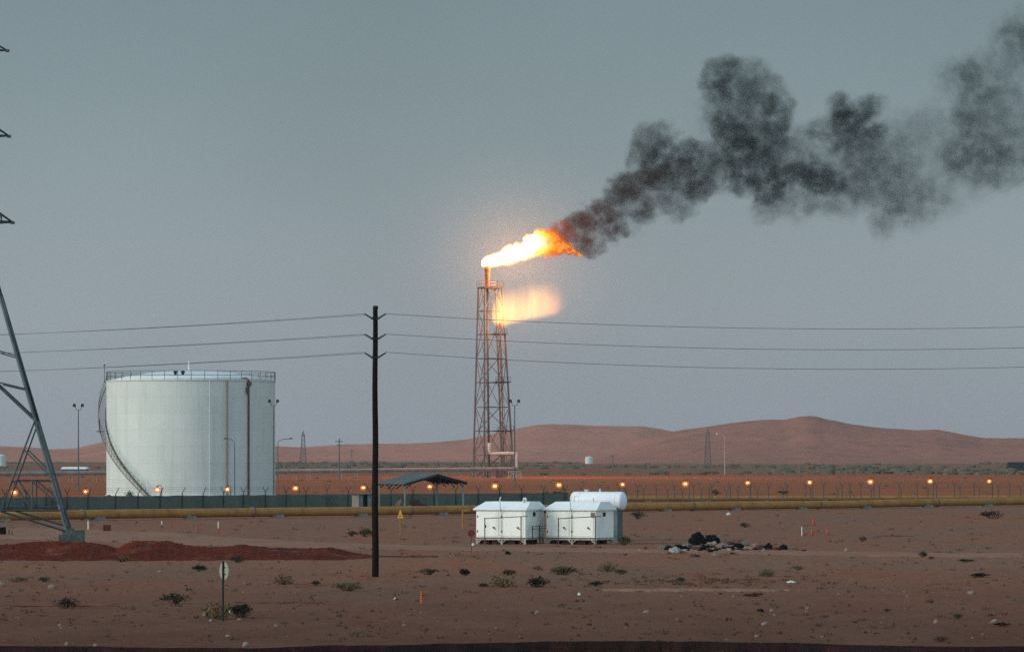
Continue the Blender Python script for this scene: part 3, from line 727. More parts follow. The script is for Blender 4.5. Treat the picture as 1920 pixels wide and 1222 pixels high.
root, b = pipeline('pipeline', [qa.lerp(qb, i / 12) + Vector((0, 0, gz(qa.lerp(qb, i / 12).x, qa.lerp(qb, i / 12).y))) * 1 for i in range(13)], .27, 'pipe_y2', 'thinner yellow pipeline lying behind the fence posts on the right', 9, .2)
for k in range(14):
    q = qa.lerp(qb, (k + .5) / 14); mb = MB(); mb.box((q.x, q.y, (q.z - .27) / 2), (.6, .5, max(.05, q.z - .27) + .1)); mb.build('support', M['concrete'], root, off=b)
ga, gm, gb_ = P(-60, 888, 700), P(560, 882.5, 800), P(966, 878.5, 872)
root, b = pipeline('flare_feed_pipe', [ga, gm, gb_], .36, 'pipe_g', 'grey raised feed pipe crossing the plain behind the tank to the flare tower', 12, 1.5)
lp = [(966, 878.5), (968.5, 877.5), (968.5, 873), (968.5, 854), (968.2, 851), (965.5, 850), (940, 850), (924, 851), (919.5, 849.5), (917.5, 844), (917.5, 830)]
mb = MB(); mb.tube([P(x, y, 873) for x, y in lp], .34, 14); mb.build('expansion_loop', M['pipe_w'], root, off=b, smooth=True)
for k in range(44):
    u = k / 43; q = ga.lerp(gm, u / .66) if u < .66 else gm.lerp(gb_, (u - .66) / .34)
    mb = MB(); h = q.z - .36 - gz(q.x, q.y); z0 = gz(q.x, q.y)
    for dx in (-.35, .35): mb.bar((q.x + dx, q.y, z0 - .1), (q.x + dx * .6, q.y, z0 + h), .09)
    mb.box((q.x, q.y, z0 + h - .05), (.9, .5, .1)); mb.build('support', M['pipe_g'] if k % 3 else M['concrete'], root, off=b)
for dx in (958, 972):
    mb = MB(); q = P(dx, 0, 873); z0 = gz(q.x, q.y)
    for e in (-.5, .5): mb.bar((q.x + e, q.y, z0 - .1), (q.x + e, q.y, z0 + 1.3), .13)
    mb.bar((q.x - .5, q.y, z0), (q.x + .5, q.y, z0 + 1.2), .08); mb.box((q.x, q.y, z0 + 1.33), (1.3, .6, .12)); mb.build('support', M['pipe_w'], root, off=b)

# ------------------------------------------------------------------ flare tower
FD = 890.0; fs_ = FD / F
def tower():
    b = P(925, 895.5, FD); b.z = gz(b.x, b.y); root = empty('flare_tower', b)
    tag(root, 'tall red-brown lattice flare tower with a burning stack rising through its middle', 'tower')
    H = CAMH - (540 - HZ) * fs_ - b.z; th = R(21); ca, sa = math.cos(th), math.sin(th)
    def hw(z): return 3.28 - (3.28 - 1.92) * z / H
    def L(x, y, z): return Vector((x * ca - y * sa - 6 * fs_ * z / H, x * sa + y * ca, z))
    def C(i, z): h = hw(z); sx, sy = ((-1, -1), (1, -1), (1, 1), (-1, 1))[i % 4]; return L(sx * h, sy * h, z)
    for i in range(4):
        mb = MB(); mb.tube([C(i, -.2), C(i, H * .5), C(i, H + .1)], [.21, .19, .17], 8); mb.box(C(i, .1), (.9, .9, .35)); o = mb.build('leg', M['rust'], root)
    lev = [H - (y - 540) * fs_ for y in (540, 583, 627, 672, 717, 763, 808, 853)] + [0.3]
    mb = MB()
    for k in range(len(lev) - 1):
        z1, z0 = lev[k], lev[k + 1]
        for i in range(4):
            mb.angle(C(i, z1), C(i + 1, z1), .17)
    for k in range(0, len(lev) - 1, 2):
        z1, z0 = lev[k], lev[k + 2]; zm = lev[k + 1]
        for i in range(4):
            m1 = (C(i, zm) + C(i + 1, zm)) / 2; b0 = (C(i, z0) + C(i + 1, z0)) / 2
            mb.angle(C(i, zm), (C(i, z0) * .12 + C(i + 1, z0) * .88) if i % 2 == 0 else b0, .17)
            mb.angle(C(i + 1, zm), b0 if i % 2 else (C(i, z0) * .5 + C(i + 1, z0) * .5), .17)
            mb.angle((C(i, z1) + C(i + 1, z1)) / 2, C(i, zm), .15); mb.angle((C(i, z1) + C(i + 1, z1)) / 2, C(i + 1, zm), .15)
    mb.build('bracing', M['rust'], root)
    for k, z in enumerate((lev[2], lev[4], lev[6])):
        mb = MB(); h = hw(z)
        c0 = L(h * .55, -h * .9, z + .08); mb.box(c0, (h * 1.35, h * .6, .16), th)
        for xx in (-.1, .3, .7, 1.15): mb.bar(L(h * xx, -h * 1.18, z), L(h * xx, -h * 1.18, z + 1.1), .06)
        for zz in (.55, 1.1): mb.bar(L(-h * .1, -h * 1.18, z + zz), L(h * 1.2, -h * 1.18, z + zz), .05)
        mb.bar(L(h * 1.2, -h * 1.18, z + 1.1), L(h * 1.2, -h * .4, z + 1.1), .05)
        mb.build('platform', M['galv_dark'], root)
    mb = MB()
    for k in range(3):
        zb, zt = lev[2 + 2 * k + 2] if k < 2 else .4, lev[2 + 2 * k]
        for e in (-.22, .22): mb.bar(L(hw(zb) * .62 + e, -hw(zb) * .75, zb), L(hw(zt) * .55 + e, -hw(zt) * .75, zt + 1), .07)
        n = int((zt - zb) / .35)
        for i in range(n):
            u = i / n; z = zb + (zt - zb) * u; xx = hw(zb) * .62 * (1 - u) + hw(zt) * .55 * u; yy = -(hw(zb) * (1 - u) + hw(zt) * u) * .75
            mb.bar(L(xx - .22, yy, z), L(xx + .22, yy, z), .04)
            if i % 3 == 0 and i > 6:
                mb.tube([L(xx + .36 * math.cos(a), yy - .1 - .55 * math.sin(a), z) for a in [math.pi * j / 6 for j in range(7)]], .025, 4)
    mb.build('ladder', M['galv_dark'], root)
    mb = MB(); h = hw(H) + .25
    mb.box(L(0, 0, H + .12), (h * 2, h * 2, .22), th)
    mb.build('platform', M['rust'], root)
    mb = MB()
    for i in range(4):
        a, c_ = [L(*((-h, -h), (h, -h), (h, h), (-h, h))[j % 4], H + .2) for j in (i, i + 1)]
        for zz in (.6, 1.2): mb.bar(a + Vector((0, 0, zz)), c_ + Vector((0, 0, zz)), .07)
        for j in range(3): q = a.lerp(c_, j / 3); mb.bar(q, q + Vector((0, 0, 1.2)), .07)
    mb.build('handrail', M['rust'], root)
    mb = MB(); xr = -8 * fs_
    mb.tube([(xr, .3, .2), (xr - 2.5 * fs_, .3, H * .55), (xr - 3 * fs_, .3, H - .1)], .25, 12)
    mb.build('riser_pipe', M['rust'], root, smooth=True)
    zt = CAMH - (497 - HZ) * fs_ - b.z
    mb = MB(); mb.tube([(xr - 3 * fs_, .3, H - .1), (xr - 3.2 * fs_, .3, zt - 1.2), (xr - 3.2 * fs_, .3, zt - 1.1), (xr - 3.2 * fs_, .3, zt)], [.46, .54, .66, .62], 14)
    mb.build('flare_tip', M['stackp'], root)
    # lower side burner with its feed line
    q = Vector(((938 - 925) * fs_, -2.4, 0)); zq = CAMH - (606 - HZ) * fs_ - b.z
    mb = MB(); mb.tube([(q.x + .8, q.y, .3), (q.x + .3, q.y, zq * .6), (q.x, q.y, zq - .6)], .13, 8); mb.tube([(q.x, q.y, zq - .9), (q.x, q.y, zq)], [.22, .30], 10)
    mb.build('side_burner', M['stackp'], root)
    mb = MB(); mb.tube([L(.2, -1.6, H - .3), L(1.55, -2.1, H - 4.4), L(1.6, -2.15, zq + 1)], .12, 8); mb.build('pilot_line', M['pipe_w'], root)
    mb = MB(); mb.lathe([(.9, 0), (.9, 1.6), (.5, 2.1)], 14, (-1.6, 1.0, 0)); mb.box((1.2, .6, .7), (1.4, 1.0, 1.4)); mb.build('knockout_drum', M['maroon'], root)
tower()

# ------------------------------------------------------------------ burning gas and smoke
def curve(t, src, pts):
    fc = t.nodes.new('ShaderNodeFloatCurve'); c = fc.mapping.curves[0]
    c.points[0].location = pts[0]; c.points[1].location = pts[-1]
    for p in pts[1:-1]: c.points.new(*p)
    fc.mapping.update(); t.links.new(src, fc.inputs['Value']); return fc.outputs[0]
def mth(t, op, a, b_=None, clamp=False):
    n = t.nodes.new('ShaderNodeMath'); n.operation = op; n.use_clamp = clamp
    for i, k in enumerate((a, b_)):
        if k is None: continue
        if isinstance(k, (int, float)): n.inputs[i].default_value = k
        else: t.links.new(k, n.inputs[i])
    return n.outputs[0]
def smooth(t, s, a, b_, lo, hi):
    r = t.nodes.new('ShaderNodeMapRange'); r.interpolation_type = 'SMOOTHSTEP'
    for i, k in zip((1, 2, 3, 4), (a, b_, lo, hi)): r.inputs[i].default_value = k
    t.links.new(s, r.inputs[0]); return r.outputs[0]
def flame(name, x0, x1, y0, y1, d, up, lo, label, hot, soft):
    """gas flame: a closed hull (outline revolved about its drifting axis) filled with glowing gas"""
    s = d / F; Lx, Lz = (x1 - x0) * s, (y1 - y0) * s; o0 = P(x0, y1, d)
    N, K = 40, 20; vs, fs = [], []
    for i in range(N + 1):
        x = x0 + (x1 - x0) * i / N; a, c_ = interp(up, x), interp(lo, x)
        zc, hz = (y1 - (a + c_) / 2) * s, max(.12, (c_ - a) / 2 * s * 1.12)
        for k in range(K):
            t_ = 2 * math.pi * k / K; vs.append((o0.x + (x - x0) * s, o0.y + math.cos(t_) * hz * .95, o0.z + zc + math.sin(t_) * hz))
    for i in range(N):
        for k in range(K): a, c_ = i * K + k, i * K + (k + 1) % K; fs.append((a, c_, c_ + K, a + K))
    fs.append(tuple(range(K - 1, -1, -1))); fs.append(tuple(range(len(vs) - K, len(vs))))
    mb = MB(); mb.add(vs, fs)
    m = bpy.data.materials.new(name); m.use_nodes = True; t = m.node_tree; t.nodes.clear()
    om = t.nodes.new('ShaderNodeOutputMaterial'); tcd = t.nodes.new('ShaderNodeTexCoord')
    n1 = t.nodes.new('ShaderNodeTexNoise'); n1.inputs['Scale'].default_value = .8 if not soft else .42; n1.inputs['Detail'].default_value = 4; n1.inputs['Roughness'].default_value = .6
    t.links.new(tcd.outputs['Object'], n1.inputs['Vector'])
    sb = t.nodes.new('ShaderNodeVectorMath'); sb.operation = 'SUBTRACT'; t.links.new(n1.outputs['Color'], sb.inputs[0]); sb.inputs[1].default_value = (.5, .5, .5)
    scl = t.nodes.new('ShaderNodeVectorMath'); scl.operation = 'MULTIPLY'; t.links.new(sb.outputs[0], scl.inputs[0]); scl.inputs[1].default_value = (2.8, 1.6, 2.4) if not soft else (3.0, 1.5, 2.6)
    # little turbulence at the nozzle, more downwind
    s0 = t.nodes.new('ShaderNodeSeparateXYZ'); t.links.new(tcd.outputs['Object'], s0.inputs[0])
    u0 = mth(t, 'DIVIDE', s0.outputs[0], Lx, True); gain = smooth(t, u0, .02, .6, .12, 1.0)
    sg = t.nodes.new('ShaderNodeVectorMath'); sg.operation = 'SCALE'; t.links.new(scl.outputs[0], sg.inputs[0]); t.links.new(gain, sg.inputs[3])
    ad = t.nodes.new('ShaderNodeVectorMath'); t.links.new(tcd.outputs['Object'], ad.inputs[0]); t.links.new(sg.outputs[0], ad.inputs[1])
    sx = t.nodes.new('ShaderNodeSeparateXYZ'); t.links.new(ad.outputs[0], sx.inputs[0])
    u = mth(t, 'DIVIDE', sx.outputs[0], Lx, True)
    cu = curve(t, u, [((x - x0) / (x1 - x0), (y1 - y) / (y1 - y0)) for x, y in up]); cl = curve(t, u, [((x - x0) / (x1 - x0), (y1 - y) / (y1 - y0)) for x, y in lo])
    zc = mth(t, 'MULTIPLY', mth(t, 'ADD', cu, cl), .5 * Lz); hz = mth(t, 'MAXIMUM', mth(t, 'MULTIPLY', mth(t, 'SUBTRACT', cu, cl), .5 * Lz), .15)
    v = mth(t, 'DIVIDE', mth(t, 'SUBTRACT', sx.outputs[2], zc), hz); w_ = mth(t, 'DIVIDE', sx.outputs[1], mth(t, 'MULTIPLY', hz, .95))
    r = mth(t, 'SQRT', mth(t, 'ADD', mth(t, 'MULTIPLY', v, v), mth(t, 'MULTIPLY', w_, w_)))
    e1 = t.nodes.new('ShaderNodeEmission'); e2 = t.nodes.new('ShaderNodeEmission'); addn = t.nodes.new('ShaderNodeAddShader')
    if not soft:
        n2 = t.nodes.new('ShaderNodeTexNoise'); n2.inputs['Scale'].default_value = .8; n2.inputs['Detail'].default_value = 3; t.links.new(tcd.outputs['Object'], n2.inputs['Vector'])
        rc = mth(t, 'ADD', r, smooth(t, u0, .42, .72, 0, .40)); core = smooth(t, rc, .60, .82, 1, 0); yel = smooth(t, mth(t, 'ADD', r, smooth(t, u0, .5, .8, 0, .25)), .80, .97, 1, 0); edge_ = smooth(t, r, .88, 1.08, 1, 0)
        tail = smooth(t, u0, .50, .72, 1, 0); lump = mth(t, 'MULTIPLY', smooth(t, n2.outputs['Fac'], .47, .58, 0, .10), smooth(t, u0, .86, .95, 1, 0))
        cs = mth(t, 'MULTIPLY', core, mth(t, 'MAXIMUM', tail, lump)); t.links.new(mth(t, 'MULTIPLY', cs, hot), e1.inputs[1])
        e1.inputs[0].default_value = (1.0, .93, .80, 1)
        t.links.new(mth(t, 'MULTIPLY', edge_, .9), e2.inputs[1]); e2.inputs[0].default_value = (1.0, .20, .012, 1)
        ab = t.nodes.new('ShaderNodeVolumeAbsorption'); ab.inputs[0].default_value = (.12, .05, .03, 1)
        t.links.new(mth(t, 'MULTIPLY', edge_, smooth(t, u0, .45, .9, .05, 1.6)), ab.inputs[1])
        a2 = t.nodes.new('ShaderNodeAddShader'); t.links.new(e1.outputs[0], addn.inputs[0]); t.links.new(e2.outputs[0], addn.inputs[1])
        e3 = t.nodes.new('ShaderNodeEmission'); e3.inputs[0].default_value = (1.0, .56, .015, 1); ly = mth(t, 'MAXIMUM', smooth(t, u0, .55, .75, 1, 0), smooth(t, n2.outputs['Fac'], .42, .55, 0, 1)); t.links.new(mth(t, 'MULTIPLY', mth(t, 'MULTIPLY', yel, ly), 1.6), e3.inputs[1])
        a3 = t.nodes.new('ShaderNodeAddShader'); t.links.new(addn.outputs[0], a3.inputs[0]); t.links.new(e3.outputs[0], a3.inputs[1])
        t.links.new(a3.outputs[0], a2.inputs[0]); t.links.new(ab.outputs[0], a2.inputs[1]); t.links.new(a2.outputs[0], om.inputs['Volume'])
    else:
        mp = t.nodes.new('ShaderNodeMapping'); mp.inputs['Scale'].default_value = (.75, .5, .10); t.links.new(tcd.outputs['Object'], mp.inputs[0])
        n3 = t.nodes.new('ShaderNodeTexNoise'); n3.inputs['Scale'].default_value = 1.0; n3.inputs['Detail'].default_value = 3; t.links.new(mp.outputs[0], n3.inputs['Vector'])
        vert = mth(t, 'MULTIPLY', mth(t, 'MULTIPLY', smooth(t, v, -1.0, -.62, 0, 1), smooth(t, v, -.35, 1.05, 1, 0)), smooth(t, mth(t, 'ABSOLUTE', w_), .3, 1, 1, 0))
        body = mth(t, 'MULTIPLY', vert, mth(t, 'MULTIPLY', smooth(t, u0, .5, .95, 1, .05), smooth(t, n3.outputs['Fac'], .3, .65, .5, 1.15)))
        t.links.new(mth(t, 'MULTIPLY', body, hot), e1.inputs[1]); e1.inputs[0].default_value = (1.0, .58, .11, 1)
        t.links.new(mth(t, 'MULTIPLY', mth(t, 'MULTIPLY', vert, smooth(t, u0, .85, 1, 1, 0)), .10), e2.inputs[1]); e2.inputs[0].default_value = (1.0, .30, .08, 1)
        t.links.new(e1.outputs[0], addn.inputs[0]); t.links.new(e2.outputs[0], addn.inputs[1]); t.links.new(addn.outputs[0], om.inputs['Volume'])
    m.cycles.volume_step_rate = .16 if not soft else .3
    o = mb.build(name, m, off=o0); tag(o, label, 'flame')
    return o
flame('gas_flame', 903, 1092, 426, 503, FD, [(903, 487), (910, 480), (925, 474), (935, 471), (945, 463), (955, 457), (962, 458), (967, 453), (977, 456), (984, 441), (993, 439), (998, 440), (1003, 430), (1015, 428), (1025, 431), (1036, 427), (1046, 432), (1052, 442), (1060, 446), (1070, 456), (1080, 466), (1092, 478)],
      [(903, 500), (910, 503), (925, 502), (945, 499), (958, 498), (965, 493), (985, 489), (1000, 484), (1015, 480), (1025, 483), (1035, 480), (1048, 480), (1060, 476), (1072, 480), (1082, 482), (1092, 484)],
      'blazing white and orange flame blown sideways from the top of the flare stack', 9.0, False)
flame('gas_flame', 922, 1062, 524, 620, FD - 3, [(922, 578), (930, 550), (945, 538), (960, 536), (980, 532), (1005, 524), (1030, 524), (1050, 530), (1062, 540)],
      [(922, 600), (930, 612), (945, 616), (960, 611), (980, 607), (1005, 602), (1030, 598), (1050, 590), (1062, 586)],
      'soft pale yellow flame drifting from the side burner halfway down the flare tower', .17, True)
def flame_light(p, power, rad, col):
    l = bpy.data.objects.new('flame_light', bpy.data.lights.new('flame_light', 'POINT')); COL.objects.link(l); l.location = p
    l.data.energy = power; l.data.color = col; l.data.shadow_soft_size = rad
flame_light(P(960, 478, FD), 75000, 2.0, (1.0, .42, .15)); flame_light(P(965, 578, FD - 3), 9000, 2.5, (1.0, .48, .16))

def flare_halo():
    """thin dusty air just behind the tower, lit by the flames"""
    c_ = P(968, 490, FD + 15); mb = MB(); mb.lathe([(math.sin(math.pi * i / 20), -math.cos(math.pi * i / 20)) for i in range(1, 20)], 32)
    m = bpy.data.materials.new('flare_halo'); m.use_nodes = True; t = m.node_tree; t.nodes.clear()
    om = t.nodes.new('ShaderNodeOutputMaterial'); tcd = t.nodes.new('ShaderNodeTexCoord'); ln = t.nodes.new('ShaderNodeVectorMath'); ln.operation = 'LENGTH'
    t.links.new(tcd.outputs['Object'], ln.inputs[0]); v = t.nodes.new('ShaderNodeVolumeScatter'); v.inputs[0].default_value = (.95, .95, .95, 1)
    t.links.new(mth(t, 'MULTIPLY', smooth(t, ln.outputs['Value'], 0, 1, 1, 0), .0085), v.inputs[1]); t.links.new(v.outputs[0], om.inputs['Volume'])
    o = mb.build('flare_halo', m); o.location = c_; o.scale = (34, 13.5, 28); tag(o, kind='stuff')
flare_halo()  # added halo volume, apart from the even haze box
PUFFS = [(1048, 426, 15, .9, 5), (1066, 438, 16, .9, 3), (1082, 416, 18, 1.0, 1), (1098, 436, 18, .9, 1), (1112, 404, 23, 1.1, 1), (1146, 404, 17, 1.0, .8), (1140, 425, 18, 1.0, .8), (1160, 434, 17, .9, .7), (1116, 463, 18, .8, .8), (1094, 458, 17, .8, 1), (1176, 380, 28, .5, .4), (1130, 384, 16, .8, .8),
    (1163, 357, 26, 1.1, .4), (1189, 343, 26, 1.1, .35), (1222, 329, 27, 1.1, .3), (1227, 262, 33, .9, 0), (1206, 285, 26, .8, 0), (1247, 283, 22, .8, 0), (1231, 310, 25, 1.1, .15), (1287, 286, 24, 1.2, 0), (1274, 330, 30, 1.3, .2), (1312, 356, 25, 1.1, .2), (1231, 380, 30, .7, .25), (1277, 388, 28, .6, .1), (1325, 304, 36, .9, 0), (1205, 402, 22, .5, .3),
    (1376, 252, 30, 1.1, 0), (1357, 233, 22, 1.0, 0), (1397, 270, 25, 1.0, 0), (1353, 134, 30, .8, 0), (1343, 172, 28, .6, 0), (1391, 143, 34, .55, 0), (1425, 165, 36, .55, 0), (1458, 195, 24, .8, 0), (1372, 192, 40, .5, 0), (1416, 208, 34, .7, 0), (1457, 232, 28, .8, 0), (1442, 264, 36, .8, 0), (1422, 314, 38, 1.0, 0), (1446, 356, 26, 1.3, 0), (1394, 345, 30, .8, 0), (1462, 333, 22, 1.0, 0), (1370, 300, 32, .7, 0),
    (1489, 277, 42, .5, 0), (1510, 314, 28, .8, 0), (1531, 334, 30, 1.3, 0), (1560, 347, 24, .9, 0), (1572, 190, 20, .9, 0), (1580, 216, 30, .6, 0), (1610, 232, 30, .6, 0), (1600, 211, 26, 1.1, 0), (1632, 203, 25, 1.0, 0), (1583, 222, 20, .9, 0), (1640, 244, 17, .9, 0), (1573, 263, 32, .8, 0), (1543, 246, 26, .6, 0), (1606, 298, 46, .55, 0), (1630, 335, 50, .5, 0), (1677, 288, 48, .45, 0), (1583, 371, 40, .5, 0), (1489, 380, 40, .5, 0), (1440, 386, 30, .5, 0), (1612, 256, 30, .7, 0),
    (1667, 405, 36, .65, 0), (1714, 400, 38, .55, 0), (1702, 361, 38, .5, 0), (1752, 372, 40, .5, 0), (1692, 250, 50, .25, 0), (1735, 235, 45, .22, 0), (1790, 142, 32, .6, 0), (1827, 134, 36, .7, 0), (1860, 176, 42, .7, 0), (1816, 184, 46, .7, 0), (1845, 222, 48, .7, 0), (1825, 264, 44, .75, 0), (1864, 284, 42, .8, 0), (1802, 302, 36, .65, 0), (1855, 330, 38, .55, 0), (1902, 305, 44, .7, 0), (1904, 246, 48, .6, 0), (1893, 128, 50, .5, 0), (1900, 80, 42, .7, 0), (1946, 60, 52, .6, 0), (1960, 180, 64, .6, 0), (1964, 290, 62, .6, 0)]
for k, (x, y) in enumerate([(1110, 432), (1180, 395), (1210, 350), (1260, 335), (1310, 335), (1360, 330), (1405, 300), (1455, 300), (1500, 345), (1550, 310), (1600, 340), (1650, 350), (1690, 330), (1730, 320), (1640, 270), (1770, 260), (1800, 340), (1840, 300), (1385, 220), (1880, 220)]):
    PUFFS.append((x, y, 40 + 8 * (k > 7) + 14 * (k > 12), .28, .15 if k < 3 else 0))
def smoke():
    rnd = random.Random(3); b = P(1045, 435, FD); root = empty('smoke_plume', b)
    tag(root, 'long plume of black smoke trailing from the flare flame to the right across the sky', 'smoke', kind='stuff')
    m = bpy.data.materials.new('soot_smoke'); m.use_nodes = True; t = m.node_tree; t.nodes.clear()
    om = t.nodes.new('ShaderNodeOutputMaterial'); tcd = t.nodes.new('ShaderNodeTexCoord'); g = t.nodes.new('ShaderNodeNewGeometry')
    def nz(sc, det, src):
        n = t.nodes.new('ShaderNodeTexNoise'); n.inputs['Scale'].default_value = sc; n.inputs['Detail'].default_value = det; n.inputs['Roughness'].default_value = .68
        t.links.new(src, n.inputs['Vector']); return n
    nA = nz(.20, 7, g.outputs['Position'])
    sb = t.nodes.new('ShaderNodeVectorMath'); sb.operation = 'SUBTRACT'; t.links.new(nA.outputs['Color'], sb.inputs[0]); sb.inputs[1].default_value = (.5, .5, .5)
    sc2 = t.nodes.new('ShaderNodeVectorMath'); sc2.operation = 'SCALE'; t.links.new(sb.outputs[0], sc2.inputs[0]); sc2.inputs[3].default_value = 1.75
    ad = t.nodes.new('ShaderNodeVectorMath'); t.links.new(tcd.outputs['Object'], ad.inputs[0]); t.links.new(sc2.outputs[0], ad.inputs[1])
    ln = t.nodes.new('ShaderNodeVectorMath'); ln.operation = 'LENGTH'; t.links.new(ad.outputs[0], ln.inputs[0])
    px_ = t.nodes.new('ShaderNodeSeparateXYZ'); t.links.new(g.outputs['Position'], px_.inputs[0])
    wid = smooth(t, px_.outputs[0], 35, 115, .20, .72)                       # crisp near the flame, soft far downwind
    fall = mth(t, 'DIVIDE', mth(t, 'SUBTRACT', .86, ln.outputs['Value']), wid, True)
    den = mth(t, 'MULTIPLY', fall, smooth(t, nz(.38, 5, g.outputs['Position']).outputs['Fac'], .37, .62, .16, 1.35))
    at = t.nodes.new('ShaderNodeAttribute'); at.attribute_type = 'OBJECT'; at.attribute_name = 'soot'
    ar = t.nodes.new('ShaderNodeAttribute'); ar.attribute_type = 'OBJECT'; ar.attribute_name = 'embers'
    den = mth(t, 'MULTIPLY', den, mth(t, 'MULTIPLY', at.outputs['Fac'], smooth(t, px_.outputs[0], 12, 90, .92, .80)))
    ab = t.nodes.new('ShaderNodeVolumeAbsorption'); ab.inputs[0].default_value = (.02, .06, .06, 1); t.links.new(den, ab.inputs[1])
    sc3 = t.nodes.new('ShaderNodeVolumeScatter'); sc3.inputs[0].default_value = (.30, .38, .36, 1); t.links.new(mth(t, 'MULTIPLY', den, .16), sc3.inputs[1])
    em = t.nodes.new('ShaderNodeEmission'); em.inputs[0].default_value = (1, .12, .05, 1); t.links.new(mth(t, 'MULTIPLY', mth(t, 'MULTIPLY', den, ar.outputs['Fac']), .055), em.inputs[1])
    a1 = t.nodes.new('ShaderNodeAddShader'); a2 = t.nodes.new('ShaderNodeAddShader')
    t.links.new(ab.outputs[0], a1.inputs[0]); t.links.new(sc3.outputs[0], a1.inputs[1]); t.links.new(a1.outputs[0], a2.inputs[0]); t.links.new(em.outputs[0], a2.inputs[1])
    t.links.new(a2.outputs[0], om.inputs['Volume'])
    m.cycles.volume_step_rate = .8
    mb = MB(); mb.lathe([(math.sin(math.pi * i / 12), -math.cos(math.pi * i / 12)) for i in range(1, 12)], 20)
    first = None
    for x, y, r, st, red in PUFFS:
        d = FD + rnd.uniform(-.45, .45) * r * .3; q = P(x, y, d); rr = r * 1.55 * FD / F
        if first is None: o = mb.build('smoke_puff', m, root); first = o
        else: o = first.copy(); COL.objects.link(o); o.parent = root
        o.location = q - b; o.scale = (rr * rnd.uniform(1.0, 1.3), rr * rnd.uniform(.85, 1.0), rr * rnd.uniform(.80, 1.0)); o.rotation_euler = (0, rnd.uniform(-.9, .3), 0)
        st *= .80 if 1100 < x < 1330 else 1.0
        o['soot'] = st * 1.32 / rr; o['embers'] = float(red if red > .85 else red * .6)
smoke()
